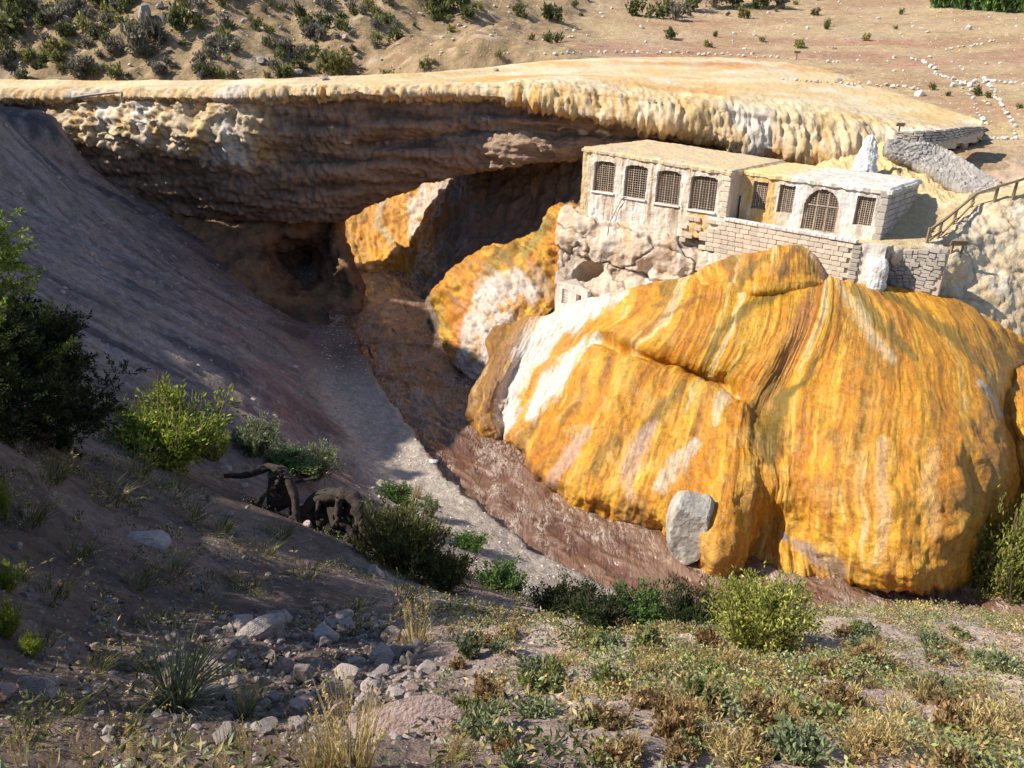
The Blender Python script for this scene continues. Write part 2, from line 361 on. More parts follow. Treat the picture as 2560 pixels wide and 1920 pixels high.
# ------------------------------------------------------------------ slopes behind the bridge
bc = [P(0,205,90), P(500,205,90), P(900,198,92), P(0,100,96), P(500,100,96), P(900,100,100), P(0,0,102), P(500,0,102), P(900,0,110), P(0,-150,112), P(500,-150,112), P(1000,-150,122),
      P(-400,205,90), P(-400,0,102), P(-400,-150,112),
      P(1060,165,88), P(1150,182,80), P(1300,157,84), P(1500,147,88), P(1750,146,92), P(2000,152,88), P(2200,200,74), P(2350,258,64), P(2450,312,57), P(2560,335,54), P(2700,345,52), P(3000,330,50),
      P(1300,70,114), P(1600,70,122), P(2000,70,120), P(2300,130,96), P(2560,160,84), P(1300,0,130), P(1700,0,145), P(2100,0,150), P(2560,10,135), P(3000,100,100),
      P(1300,-150,165), P(2000,-150,190), P(2560,-130,180), P(3200,-100,170),
      W(-30,79,6), W(-45,79,7), W(-15,80,7), W(-62,80,9), W(-5,78,13), W(6,74,15.2), W(14,66,15.3), W(20,60,15.0), W(25,56,14.2),
      P(2330,392,49.5), P(2450,405,48.5), P(2560,410,48), P(2700,410,47), W(26,44,13), W(36,44,13.4)]
zfield = rbf(bc, 0.01)
nr, nc = 270, 390
yy = np.linspace(0, 1, nr)**1.25; xx = np.linspace(0, 1, nc)
T, S = np.meshgrid(yy, xx, indexing='ij'); Yg = 45+T*148; X = -75-T*90+S*(150+T*260)
Z = zfield(X, Yg); p = np.stack([X.ravel(), Yg.ravel(), Z.ravel()], -1)
leftness = 1-sm(-8, 14, p[:,0]-0.10*(p[:,1]-80))
p[:,2] += leftness*(1.3*fbm(p*np.array([0.13,0.09,0.05]), 4, 201)+0.55*fbm(p*0.6, 4, 205)+0.35*ridged(p*np.array([0.35,0.15,0.2]), 3, 207))+(1-leftness)*(0.30*fbm(p*0.12, 4, 211)+0.10*fbm(p*0.8, 3, 213))
p[:,2] -= 3.0*sm(0, 1, 1-np.clip((p[:,1]-43)/14, 0, 1))*(p[:,0] < 18)+2.5*(1-sm(46.0, 48.0, p[:,1]))*(p[:,0] >= 18)     # tuck under the terrace where the sinter covers it
n1 = fbm(p*np.array([0.10,0.10,0.1]), 4, 221); n2 = fbm(p*0.7, 4, 223)
p[:,2] -= 16*(1-sm(76, 88, p[:,1]))*(1-sm(-4, 6, p[:,0]))
c = mix((0.37,0.245,0.145), (0.46,0.33,0.205), sm(-0.4, 0.4, n1+0.4*n2))
c = mix(c, (0.27,0.185,0.105), leftness*0.7*sm(-0.3, 0.3, n2))
c = mix(c, (0.21,0.165,0.075), leftness*0.75*sm(0.0, 0.4, fbm(p*1.1, 4, 231)+0.3*n1))
c = mix(c, (0.56,0.45,0.33), leftness*0.6*sm(0.25, 0.55, fbm(p*np.array([0.35,0.2,0.2]), 4, 233)))
c = mix(c, (0.30,0.215,0.11), leftness*0.55*sm(-0.2, 0.4, n2+0.5*n1))
c = mix(c, (0.40,0.21,0.145), (1-leftness)*0.7*sm(0.0, 0.5, fbm(p*np.array([0.05,0.16,0.1]), 3, 227)+0.25-0.02*np.abs(p[:,1]-98)))
c = mix(c, (0.47,0.37,0.19), (1-leftness)*0.5*sm(0.1, 0.5, fbm(p*np.array([0.06,0.2,0.1])+5, 3, 229)))
M_field = mat_attr('hillside_mat', 0.95, 0.08, 1.2, 0.35, ((1.2, 0.25), (5, 0.08)))
hillside = link('hillside', mesh_np('hillside', p, gridF(nr, nc), M_field, c), kind='structure')

# ------------------------------------------------------------------ the natural bridge
cx   = [-250,   0, 150, 300, 450, 600, 750, 850,1000,1150,1300,1450,1600,1750,1900,2050,2200,2340,2450]
farY = [ 203, 203, 204, 205, 205, 203, 199, 194, 187, 178, 160, 148, 144, 143, 150, 172, 222, 268, 306]
farD = [  68,  67,  66,  66, 65.5,65.5,65.5, 66,  67,  73,  80,  85,  88,  89,  86,  80,  70,  62,  56]
lipY = [ 220, 220, 220, 221, 220, 217, 214, 212, 212, 212, 208, 212, 228, 246, 262, 282, 304, 320, 322]
faceD= [65.0,64.0,62.6,60.8,58.8,57.3,56.8,56.8,57.4,57.6,56.0,54.6,53.2,52.0,51.0,50.2,49.8,50.0,53.0]
botY = [ 255, 252, 250, 246, 250, 250, 243, 242, 243, 240, 258, 296, 314, 338, 384, 412, 405, 372, 335]
sofY = [ 420, 420, 430, 500, 535, 548, 550, 545, 478, 437, 414, 395, 386, 392, 412, 440, 440, 400, 345]
rows = [[] for _ in range(15)]
for k, px in enumerate(cx):
    fy, fd, ly, d, by_, sy = farY[k], farD[k], lipY[k], faceD[k], botY[k], sofY[k]
    right = sm(1200, 1500, px)
    q = P(px, fy, fd); under = P(px, sy, d+1.2)
    z_u = under[2]
    rows[0].append(q+np.array([0, 1.2 if px < 1100 else 3.0, -2.5]))
    rows[1].append(q)
    ty = 0.55*fy+0.45*ly; td = 0.5*fd+0.5*(d+1.6)
    rows[2].append(P(px, ty+(2 if px < 1200 else 6), td if px < 1200 else 0.42*fd+0.58*(d+1.6)))
    rows[3].append(P(px, ly, d+1.2+1.2*right))
    rows[4].append(P(px, ly+0.35*(by_-ly), d+0.1+0.4*right))
    rows[5].append(P(px, ly+0.80*(by_-ly), d-0.25))
    rows[6].append(P(px, by_, d+0.15))
    ll = float(sm(60, 200, px)*(1-sm(560, 760, px)))
    rows[7].append(P(px, by_+8+0.05*(sy-by_), d+1.0+0.9*right-0.95*ll))
    left = float(sm(150, 450, px)*(1-sm(1050, 1250, px)))
    rows[8].append(P(px, by_+0.30*(sy-by_), d+0.8+1.4*right+0.3*left-1.35*ll))
    rows[9].append(P(px, by_+0.46*(sy-by_), d+1.15+1.6*right+0.9*left-1.5*ll))
    rows[10].append(P(px, by_+0.60*(sy-by_), d+0.35+2.0*right+1.5*left))
    rows[11].append(P(px, by_+0.85*(sy-by_), d+0.25+2.2*right+2.4*left))
    rows[12].append(P(px, sy, d+1.4+2.2*right+2.6*left))
    e = P(px, sy, d+1.4+2.2*right+2.6*left)
    back = 64.0 if px < 1150 else 66.0
    rows[13].append(np.array([e[0], max(back, e[1]+3), e[2]+0.5]))
    rows[14].append(np.array([e[0]-0.3, max(back+2.0, e[1]+5), max(e[2]+4.0, 12.0) if px < 1150 else e[2]-0.5]))
nr, nc = 250, 690
G = net(rows, nr, nc); N = face_cam(G, normals(G))
r = np.repeat(np.linspace(0, 14, nr), nc); u = np.tile(np.linspace(0, 1, nc), nr); p = G.reshape(-1, 3).copy(); n = N.reshape(-1, 3)
pxl = np.tile(np.interp(np.linspace(0, 18, nc), np.arange(19), cx), nr)
wl_ = np.interp(r, [0,2.2,3.2,4.2,6.2,7,8,14], [0,0.05,0.45,1,1,0.25,0.1,0])             # drapery weight (lip)
wf_ = np.interp(r, [0,3,5,7,8,12,13,14], [0,0,0.25,0.6,1,1,0.7,0.5])                 # rough face weight
wl_ *= np.where(pxl > 1250, 1.5, 1.0)
drap = ridged(np.stack([p[:,0]*1.1+0.25*p[:,2], p[:,2]*0.16, p[:,1]*0.25], -1), 4, 301)
drap2 = ridged(np.stack([p[:,0]*0.33, p[:,2]*0.10, p[:,1]*0.1], -1), 2, 305)
lump = fbm(p*np.array([1.3,1.0,1.7]), 4, 311)
strata = fbm(p*np.array([0.22,0.3,1.3]), 5, 321); rough = fbm(p*2.2, 4, 331)
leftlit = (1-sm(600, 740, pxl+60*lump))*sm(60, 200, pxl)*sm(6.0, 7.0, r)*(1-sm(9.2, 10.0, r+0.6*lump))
p += n*(wl_*(0.15*drap+0.14*drap2+0.34*fbm(p*np.array([0.45,0.3,0.35]), 4, 307)+0.11*fbm(p*np.array([2.2,1.5,0.7]), 4, 309)+0.14*ridged(np.stack([p[:,0]*3.2, p[:,2]*0.5, p[:,1]*0.5], -1), 2, 308)-0.1) + wf_*(0.36*strata+0.20*rough+0.05*ridged(p*np.array([1.6,1.2,2.0]), 3, 335)) + leftlit*(0.45*fbm(p*np.array([0.8,0.5,0.8]), 3, 341)+0.22*np.abs(lump)+0.10*ridged(p*np.array([2.0,1.0,1.2]), 2, 342)))[:, None]
p[:,2] += (1-sm(2.8, 3.4, r))*(0.06*fbm(p*np.array([0.5,0.3,0.3]), 4, 351)+0.02*fbm(p*2.5, 2, 352))*sm(0.2, 1.0, r)
# shaggy lower hem of the drapery
hem = np.exp(-((r-6.1)/0.35)**2); p[:,2] -= hem*np.abs(fbm(np.stack([p[:,0]*1.6, 0*r, 0*r], -1), 4, 361))*np.where(pxl > 1250, 0.75, 0.5)
n1 = fbm(p*np.array([0.22,0.22,0.3]), 4, 371); n2 = fbm(p*1.4, 4, 373); ns = fbm(np.stack([p[:,0]*1.3, p[:,2]*0.12, p[:,1]*0.3], -1), 4, 375)
deck = mix((0.66,0.46,0.21), (0.70,0.57,0.36), sm(-0.3, 0.35, fbm(p*np.array([0.16,0.30,0.3]), 4, 377)+0.2*n2))
deck = mix(deck, (0.64,0.34,0.10), 0.85*sm(0.0, 0.45, fbm(p*np.array([0.10,0.16,0.2])+3, 4, 379))*sm(900, 1300, pxl))
deck = mix(deck, (0.46,0.18,0.045), 0.9*np.exp(-(((p[:,0]-17)/6.0)**2+((p[:,1]-81)/5.0)**2))*sm(-0.5, 0.2, n1+0.5*n2)); deck = mix(deck, (0.72,0.64,0.50), 0.65*sm(0.1, 0.5, fbm(p*np.array([0.25,0.25,0.2])+15, 5, 383)))
deck = mix(deck, (0.55,0.43,0.30), 0.7*sm(0.0, 0.45, fbm(p*np.array([0.16,0.5,0.2])+8, 5, 381)))
lipc = mix((0.58,0.40,0.19), (0.60,0.48,0.33), sm(-0.3, 0.4, ns+0.3*n1))
lipc = mix(lipc, (0.60,0.30,0.06), 0.8*sm(0.12, 0.45, ns-0.3*n1)); lipc = mix(lipc, (0.42,0.27,0.13), 0.6*sm(0.2, 0.5, -ns+0.4*n2))
lipc = mix(lipc, (0.60,0.55,0.50), 0.7*sm(0.2, 0.6, fbm(p*np.array([0.25,0.1,0.15])+4, 3, 385)))
lipc = mix(lipc, (0.34,0.22,0.13), 0.65*sm(0.45, 0.8, -drap+0.2*n2))
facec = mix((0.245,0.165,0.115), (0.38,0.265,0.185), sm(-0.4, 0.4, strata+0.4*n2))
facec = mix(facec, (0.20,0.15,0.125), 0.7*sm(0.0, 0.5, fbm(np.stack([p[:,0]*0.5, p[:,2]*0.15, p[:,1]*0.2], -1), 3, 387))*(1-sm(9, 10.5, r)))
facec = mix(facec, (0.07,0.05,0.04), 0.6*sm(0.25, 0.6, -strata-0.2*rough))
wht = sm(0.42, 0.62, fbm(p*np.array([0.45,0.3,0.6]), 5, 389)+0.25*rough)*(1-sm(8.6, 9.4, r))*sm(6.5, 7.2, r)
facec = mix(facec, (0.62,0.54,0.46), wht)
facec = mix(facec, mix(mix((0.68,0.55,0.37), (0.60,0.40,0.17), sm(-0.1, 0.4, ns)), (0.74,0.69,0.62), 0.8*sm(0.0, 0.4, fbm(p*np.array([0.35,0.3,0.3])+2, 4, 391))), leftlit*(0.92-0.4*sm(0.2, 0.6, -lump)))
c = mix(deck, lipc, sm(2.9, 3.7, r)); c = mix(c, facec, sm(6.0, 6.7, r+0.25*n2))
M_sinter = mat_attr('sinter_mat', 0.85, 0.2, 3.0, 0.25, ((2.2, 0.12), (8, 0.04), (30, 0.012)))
bridge = thing('natural_bridge', 'natural rock bridge with yellow sinter deck spanning the brown river', 'rock bridge', tuple(P(850,700,58)))
def under(parent, o):
    o.parent = parent; o.matrix_parent_inverse = Matrix.Translation(-Vector(parent.location)); return o
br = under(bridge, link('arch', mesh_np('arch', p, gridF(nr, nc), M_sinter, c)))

# left pier under the belly, with its hollow
pr = [[P(430,470,64.5), P(520,490,64.5), P(620,495,64.5), P(720,500,64.5), P(790,500,64.5), P(838,500,65), P(850,495,67), P(852,490,69)],
      [P(430,535,62.5), P(520,555,61.8), P(620,572,61.0), P(720,580,61.6), P(790,580,62.2), P(840,570,62.0), P(852,570,65), P(855,565,68)],
      [P(450,600,59.6), P(540,620,59.0), P(640,630,58.6), P(720,645,65.0), P(780,645,66.5), P(842,625,60.2), P(860,620,64), P(862,620,68)],
      [P(480,670,57), P(560,690,56.8), P(660,690,57), P(740,700,62.0), P(790,700,63.0), P(868,690,58.4), P(890,680,62), P(885,680,67)],
      [P(500,740,55.5), P(600,760,55.5), P(700,760,55.7), P(780,760,57), P(840,750,57.2), P(895,745,57.2), P(905,735,59.5), P(895,720,64)],
      [P(540,800,54.5), P(640,820,54.5), P(740,830,54.5), P(800,830,55.2), P(850,825,55.6), P(885,805,56.3), P(885,790,58.5), P(880,760,63)],
      [P(540,860,54), P(640,880,54), P(740,890,54), P(800,880,54.8), P(850,870,55.2), P(880,850,56), P(880,840,58), P(880,800,62)]]
nr, nc = 150, 190
G = net(pr, nr, nc); N = face_cam(G, normals(G)); p = G.reshape(-1,3); n = N.reshape(-1,3)
s1 = fbm(p*np.array([0.5,0.4,0.7]), 5, 401); s2 = ridged(p*np.array([0.9,0.6,0.35]), 3, 403)
p = p+n*(0.55*s1+0.16*s2+0.12*fbm(p*2.0, 3, 405))[:, None]
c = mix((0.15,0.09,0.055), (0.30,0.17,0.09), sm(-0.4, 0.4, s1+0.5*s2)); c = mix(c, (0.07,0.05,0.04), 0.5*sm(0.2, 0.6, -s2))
under(bridge, link('pier', mesh_np('pier', p, gridF(nr, nc), M_sinter, c)))
# ------------------------------------------------------------------ mineral mounds
def Pw(px, py, dz=0.0):
    z = 0.5
    for _ in range(6):
        q = Pz(px, py, z); z = float(zriver(q[1]))+dz
    return q
def chord(top, bot, px, py, bulge):
    d = ray(px, py); t = -d[2]/d[1]; m = (bot[2]-top[2])/(top[1]-bot[1])
    Y = (18-top[2]-m*top[1])/(t-m); return P(px, py, Y-bulge)
OR, GOLD, AMB, OLV, CRM, PNK, BRN = (0.60,0.245,0.008), (0.68,0.365,0.024), (0.46,0.165,0.008), (0.21,0.135,0.018), (0.72,0.60,0.38), (0.60,0.42,0.32), (0.20,0.085,0.022)
STREAK = [None]
def flowcolor(p, u, v, f=60, seed=0, warm=0.0):
    """streaks that follow the water's path (u across, v along)"""
    w = 0.35/f*fbm(p*0.6, 3, seed+90); U = u+w; z0 = 0*u
    a = fbm(np.stack([U*f*0.8, v*2.0, z0], -1), 4, seed+1, 0.6); b = fbm(np.stack([U*f*0.28, v*1.3, z0], -1), 3, seed+2)
    e = fbm(np.stack([U*f*2.2, v*3.2, z0], -1), 3, seed+3, 0.65); g = fbm(p*0.6, 4, seed+4); h = fbm(p*2.2, 4, seed+5); STREAK[0] = 0.6*e+0.5*a+0.3*h
    c = mix(OR, GOLD, sm(-0.40, 0.50, a+0.4*b+0.3*e-warm))
    c = mix(c, (0.72,0.46,0.075), 0.55*sm(0.15, 0.6, e+0.3*a+0.35*g))
    c = mix(c, AMB, 0.70*sm(0.02, 0.42, -a+0.45*e-0.1+0.3*g))
    c = mix(c, (0.50,0.20,0.03), 0.70*sm(0.10, 0.45, b+0.5*g-0.2*e))
    c = mix(c, CRM, 0.60*sm(0.46, 0.78, a+0.3*b+0.4*e-0.15*g))
    c = mix(c, OLV, 0.65*sm(0.32, 0.58, b-0.35*a+0.3*g+0.15*e))
    c = mix(c, BRN, 0.55*sm(0.22, 0.55, -e-0.25*a+0.15*h))
    c = mix(c, (0.66,0.42,0.11), 0.30*sm(0.2, 0.6, h))
    return c
def stroke(c, p, poly, width, colr, amt, seed=0, rag=0.75):
    x, y = proj(p); d, t = polydist(x, y, poly); w = np.interp(t, np.linspace(0, 1, len(width)), width) if np.ndim(width) else width
    nz = STREAK[0]+0.4*fbm(p*1.1, 4, seed+700)
    return mix(c, colr, amt*(1-sm(0.30, 1.05, d/(w*1.15)+rag*nz)))
def mat_mound():
    """wet sinter: colour attribute, fine streaks and ridges along the flow, pits and glints"""
    m = mat_attr('wet_sinter_mat', 0.36, 0.5, 6.0, 0.22, ((3.0, 0.05), (12, 0.06), (34, 0.028)), rough_var=0.18); nt = m.node_tree; N, L = nt.nodes, nt.links; b = N['Principled BSDF']
    at = N.new('ShaderNodeAttribute'); at.attribute_name = 'flow'
    def streak(sx, sy, det):
        mp = N.new('ShaderNodeMapping'); mp.inputs['Scale'].default_value = (sx, sy, 1); L.new(at.outputs['Vector'], mp.inputs[0]); nz = N.new('ShaderNodeTexNoise'); nz.inputs['Scale'].default_value = 1.0; nz.inputs['Detail'].default_value = det; nz.inputs['Roughness'].default_value = 0.65; nz.inputs['Distortion'].default_value = 0.35
        L.new(mp.outputs[0], nz.inputs['Vector']); return nz.outputs['Fac']
    s1 = streak(5.0, 0.45, 6); s2 = streak(2.2, 1.6, 5)
    mr = N.new('ShaderNodeMapRange'); mr.inputs[1].default_value = 0.3; mr.inputs[2].default_value = 0.7; mr.inputs[3].default_value = 0.80; mr.inputs[4].default_value = 1.42; L.new(s1, mr.inputs[0])
    src = b.inputs['Base Color'].links[0].from_socket; vm = N.new('ShaderNodeVectorMath'); vm.operation = 'SCALE'; L.new(src, vm.inputs[0]); L.new(mr.outputs[0], vm.inputs['Scale'])
    # thin dark cracks across the scallops
    ab = N.new('ShaderNodeMath'); ab.operation = 'SUBTRACT'; L.new(s2, ab.inputs[0]); ab.inputs[1].default_value = 0.5; ac_ = N.new('ShaderNodeMath'); ac_.operation = 'ABSOLUTE'; L.new(ab.outputs[0], ac_.inputs[0])
    cr = N.new('ShaderNodeMapRange'); cr.inputs[1].default_value = 0.0; cr.inputs[2].default_value = 0.02; cr.inputs[3].default_value = 0.68; cr.inputs[4].default_value = 1.0; L.new(ac_.outputs[0], cr.inputs[0])
    v2 = N.new('ShaderNodeVectorMath'); v2.operation = 'SCALE'; L.new(vm.outputs[0], v2.inputs[0]); L.new(cr.outputs[0], v2.inputs['Scale']); L.new(v2.outputs[0], b.inputs['Base Color'])
    prev = b.inputs['Normal'].links[0].from_socket
    for h_, d_ in ((s1, 0.07), (cr.outputs[0], 0.025)):
        bu = N.new('ShaderNodeBump'); bu.inputs['Distance'].default_value = d_; L.new(h_, bu.inputs['Height']); L.new(prev, bu.inputs['Normal']); prev = bu.outputs[0]
    b.inputs['Coat Weight'].default_value = 0.25; b.inputs['Coat Roughness'].default_value = 0.18
    L.new(prev, b.inputs['Normal']); L.new(prev, b.inputs['Coat Normal']); return m
M_mound = mat_mound()
def fl_(u, v, wu, wv): return np.stack([u*wu, v*wv, 0*u], -1)
cols_ = [
 [(1240,815,43.5), (1213,850,.2), (1222,900,.6), (1195,955,.7), (1176,1010,.5), (1170,1035,.5), (1188,1062)],
 [(1310,802,43.0), (1290,840,.5), (1265,900,.8), (1240,960,.9), (1222,1020,.7), (1216,1055,.6), (1232,1090)],
 [(1375,783,42.8), (1355,825,.4), (1325,880,.4), (1287,940,.4), (1270,1010,.2), (1262,1050,.1), (1268,1080)],
 [(1476,749,42.0), (1455,800,.7), (1412,860,.2), (1370,950,.6), (1330,1040,.7), (1300,1090,.5), (1303,1118)],
 [(1603,720,41.0), (1570,790,1.2), (1500,852,-.2), (1450,950,.7), (1400,1060,.9), (1350,1150,.8), (1347,1190)],
 [(1717,700,40.0), (1670,800,1.7), (1600,892,-.2), (1550,965,.8), (1500,1100,1.0), (1450,1220,.9), (1442,1266)],
 [(1790,692,39.3), (1760,820,2.0), (1710,928,-.2), (1655,990,.9), (1610,1140,1.3), (1570,1250,1.1), (1562,1297)],
 [(1880,692,38.7), (1840,830,2.1), (1790,957,-.2), (1755,1015,.9), (1720,1170,1.4), (1690,1290,1.2), (1680,1345)],
 [(1960,692,38.3), (1950,820,2.0), (1870,985,.2), (1850,1050,.9), (1835,1210,1.4), (1805,1350,1.2), (1795,1432)],
 [(2030,697,38.0), (2010,810,2.0), (1930,1000,.5), (1912,1100,1.25), (1915,1210,1.35), (1900,1310,.35), (1880,1400)],
 [(2080,697,37.7), (2065,810,1.8), (2010,970,1.1), (1990,1110,1.2), (1985,1240,1.0), (1975,1330,.2), (1975,1425)],
 [(2125,704,37.3), (2150,810,1.4), (2130,970,1.8), (2110,1120,2.0), (2100,1260,1.8), (2100,1370,1.2), (2105,1440)],
 [(2180,714,37.0), (2240,820,1.5), (2250,970,2.1), (2240,1120,2.5), (2240,1270,2.4), (2238,1430,1.7), (2236,1478)],
 [(2270,730,36.7), (2340,850,1.3), (2375,1000,2.0), (2385,1130,2.4), (2375,1290,2.1), (2350,1440,1.3), (2348,1482)],
 [(2370,752,36.3), (2440,880,1.0), (2475,1010,1.4), (2505,1130,1.5), (2490,1260,1.0), (2430,1400,.4), (2420,1440)],
 [(2450,787,36.1), (2520,920,.0), (2520,1060,-.3), (2540,1180,-.6), (2520,1280,-1.2), (2470,1380,-1.5), (2470,1400)],
 [(2560,850,36.3), (2590,950,-1.5), (2590,1080,-2.5), (2600,1190,-3), (2570,1290,-3.5), (2530,1380,-4), (2530,1390)]]
rws = [[] for _ in range(9)]
for cl in cols_:
    t = P(*cl[0]); b = Pw(*cl[-1])
    rws[0].append(t+np.array([0.3, 1.6, -1.0])); rws[1].append(t)
    for k in range(5): rws[2+k].append(chord(t, b, *cl[1+k]))
    rws[7].append(b); rws[8].append(b+np.array([0, 0.1, -1.0]))
nr, nc = 330, 640
G = net(rws, nr, nc); N = face_cam(G, normals(G)); p0 = G.reshape(-1,3); n = N.reshape(-1,3)
u = np.tile(np.linspace(0, 1, nc), nr); v = np.repeat(np.linspace(0, 1, nr), nc)
rib = ridged(np.stack([u*70+0.4*fbm(p0*0.7,2,3), v*3, 0*u], -1), 3, 501); rib2 = ridged(np.stack([u*22, v*2.2, 0*u+7], -1), 2, 505)
lump = fbm(p0*0.55, 4, 511); blob = fbm(p0*np.array([1.3,1.3,1.6]), 4, 513)
lowr = sm(0.30, 0.6, v)
tier = fbm(np.stack([u*9, v*9, 0*u], -1), 3, 521)
disp = (0.05-0.015*lowr)*rib+0.08*rib2+(0.14+0.16*lowr)*lump+(0.03+0.04*lowr)*blob+0.10*lowr*ridged(np.stack([u*16, v*5, 0*u], -1), 3, 523)+0.018*ridged(np.stack([u*170, v*9, 0*u], -1), 2, 525)
tA = sm(0.20, 0.27, u)*(1-sm(0.42, 0.55, u)); vk = v+0.012*fbm(np.stack([u*30, 0*u, 0*u], -1), 3, 527)
disp += tA*(0.50*np.exp(-((vk-0.325)/0.045)**2)-0.42*np.exp(-((vk-0.385)/0.016)**2)+0.55*np.exp(-((vk-0.445)/0.045)**2))
disp += sm(0.68, 0.84, v)*(0.20*ridged(np.stack([u*30, v*1.5, 0*u], -1), 3, 529)+0.10*ridged(np.stack([u*80, v*2, 0*u], -1), 2, 533)-0.05)
dl, _ = polydist(*proj(p0), [(1908,1010),(1885,1100),(1900,1180),(1912,1260),(1895,1340)]); disp -= 0.12*np.exp(-(dl/16)**2)
p = p0+n*disp[:, None]
c = flowcolor(p0, u, v, 46, 1000, 0.05)
c = mix(c, mix(GOLD, CRM, 0.3), 0.35*lowr*sm(0.1, 0.5, fbm(p0*0.8, 4, 531)+0.3*STREAK[0]))
x_, y_ = proj(p0)
c = mix(c, OR, 0.35*sm(2050, 2300, x_))
for (pl, w, cc, am, sd_) in [
    ([(1560,735),(1470,770),(1390,800),(1330,880),(1280,960),(1265,1050)], (18,38,56,58,48,36), (0.78,0.70,0.60), 1.0, 1),
    ([(1500,840),(1440,890),(1380,960),(1330,1040)], (14,28,30,18), (0.78,0.70,0.60), 0.95, 2),
    ([(1420,850),(1350,930),(1310,1010)], (16,18,10), OR, 0.9, 3),
    ([(1240,815),(1225,860),(1235,900),(1205,960),(1180,1040)], (30,36,40,40,30), BRN, 0.75, 4),
    ([(1310,800),(1270,860),(1240,950),(1220,1050)], (16,20,22,20), (0.33,0.16,0.05), 0.8, 5),
    ([(1290,880),(1260,960),(1235,1060)], (5,8,8), (0.62,0.46,0.36), 0.8, 51),
    ([(1980,720),(1880,760),(1800,830),(1770,930),(1760,980)], (10,20,18,14,8), OLV, 0.9, 6),
    ([(1760,740),(1650,800),(1590,870)], (6,9,8), (0.28,0.12,0.03), 0.7, 61),
    ([(2130,720),(2180,790),(2240,850),(2290,900)], (16,22,16,8), OLV, 0.9, 7),
    ([(2200,725),(2300,780),(2400,860),(2460,940)], (10,18,16,6), OLV, 0.8, 8),
    ([(2010,960),(1960,1000),(1925,1080),(1920,1150)], (10,26,34,20), OLV, 0.9, 9),
    ([(2040,900),(2010,960),(1960,1010)], (6,10,12), OLV, 0.7, 91),
    ([(2100,710),(2140,770),(2170,830),(2230,900)], (14,20,20,12), CRM, 0.45, 10),
    ([(2050,715),(2000,820),(1960,910)], (26,40,22), (0.55,0.20,0.05), 0.6, 11),
    ([(1700,985),(1640,1050),(1590,1120)], (14,20,16), OLV, 0.75, 12),
    ([(1540,1100),(1500,1150),(1490,1190)], (12,18,10), OLV, 0.65, 13),
    ([(1640,1060),(1590,1130),(1570,1200),(1575,1240)], (12,26,30,16), PNK, 0.6, 14),
    ([(1740,1110),(1690,1160),(1650,1220)], (14,26,20), (0.70,0.56,0.42), 0.75, 15),
    ([(1480,1080),(1430,1140),(1390,1200)], (10,20,18), PNK, 0.65, 16),
    ([(1840,990),(1800,1020),(1790,1060)], (8,16,10), CRM, 0.7, 17),
    ([(2210,1100),(2200,1200),(2215,1300),(2190,1400)], (16,22,22,16), (0.70,0.48,0.24), 0.6, 18),
    ([(2330,1130),(2310,1230),(2330,1330)], (16,22,16), (0.66,0.42,0.19), 0.5, 19),
    ([(2440,960),(2480,1000),(2500,1040)], (6,12,8), (0.55,0.5,0.38), 0.8, 20),
    ([(2230,1475),(2300,1480),(2400,1468)], (8,10,10), (0.16,0.09,0.06), 0.85, 21),
    ([(1960,1340),(2040,1390),(2110,1420)], (14,24,22), (0.30,0.22,0.18), 0.85, 22),
    ([(1190,1070),(1300,1125),(1380,1215),(1450,1280),(1560,1302),(1680,1350)], (7,7,8,8,7,7), (0.20,0.10,0.06), 0.6, 23)]:
    c = stroke(c, p0, pl, np.array(w, float), cc, am, sd_)
mound = thing('orange_sinter_mound', 'huge glossy orange and gold streaked sinter mound above the river', 'mineral mound', tuple(Pw(1840,1416)))
under(mound, link('dome', mesh_np('dome', p, gridF(nr, nc), M_mound, c, uvw=fl_(u, v, 30, 18))))

# small cap where the spring comes out, against the retaining wall
D = -1.4
cr_ = [[(1715,712,42.0),(1768,685,41.8),(1831,660,41.6),(1907,650,41.4),(1940,640,41.3),(1976,640,41.2),(2015,645,41.1),(2046,665,41.0),(2064,700,40.8),(2085,715,40.6)],
       [(1715,702,41.2),(1768,665,41.0),(1831,640,40.8),(1907,629,40.6),(1940,617,40.5),(1976,613,40.4),(2015,620,40.3),(2046,644,40.2),(2064,680,40.0),(2085,702,39.8)],
       [(1718,710,40.6),(1772,688,40.3),(1838,666,40.0),(1898,653,39.7),(1938,646,39.2),(1976,643,39.0),(2012,648,39.0),(2042,664,39.2),(2062,690,39.4),(2088,708,39.5)],
       [(1722,722,40.0),(1778,712,39.7),(1838,698,39.4),(1893,690,39.0),(1934,684,38.5),(1976,688,38.4),(2012,688,38.5),(2042,692,38.7),(2065,702,39.0),(2092,715,39.2)],
       [(1730,738,39.6),(1785,736,39.2),(1840,726,38.6),(1890,716,38.1),(1930,708,37.9),(1976,706,37.9),(2015,706,38.0),(2045,708,38.4),(2070,715,38.6),(2095,725,38.8)],
       [(1740,755,39.6),(1790,760,39.3),(1840,752,38.7),(1890,746,38.2),(1930,740,38.0),(1976,738,38.0),(2015,735,38.2),(2045,730,38.5),(2070,735,38.8),(2095,740,39.2)],
       [(1745,775,40.4),(1795,785,40.2),(1840,780,40.0),(1890,780,39.8),(1930,775,39.6),(1976,770,39.6),(2015,765,39.8),(2045,760,40.0),(2070,755,40.2),(2095,755,40.4)]]
nr, nc = 150, 230
G = net([[P(a,b,d+D) for a,b,d in r_] for r_ in cr_], nr, nc); N = face_cam(G, normals(G)); p0 = G.reshape(-1,3); n = N.reshape(-1,3)
u = np.tile(np.linspace(0, 1, nc), nr); v = np.repeat(np.linspace(0, 1, nr), nc)
p = p0+n*(0.035*ridged(np.stack([u*34, v*2, 0*u], -1), 3, 541)+0.05*fbm(p0*1.2, 3, 543))[:, None]
c = flowcolor(p0, u, v, 26, 1100, 0.12)
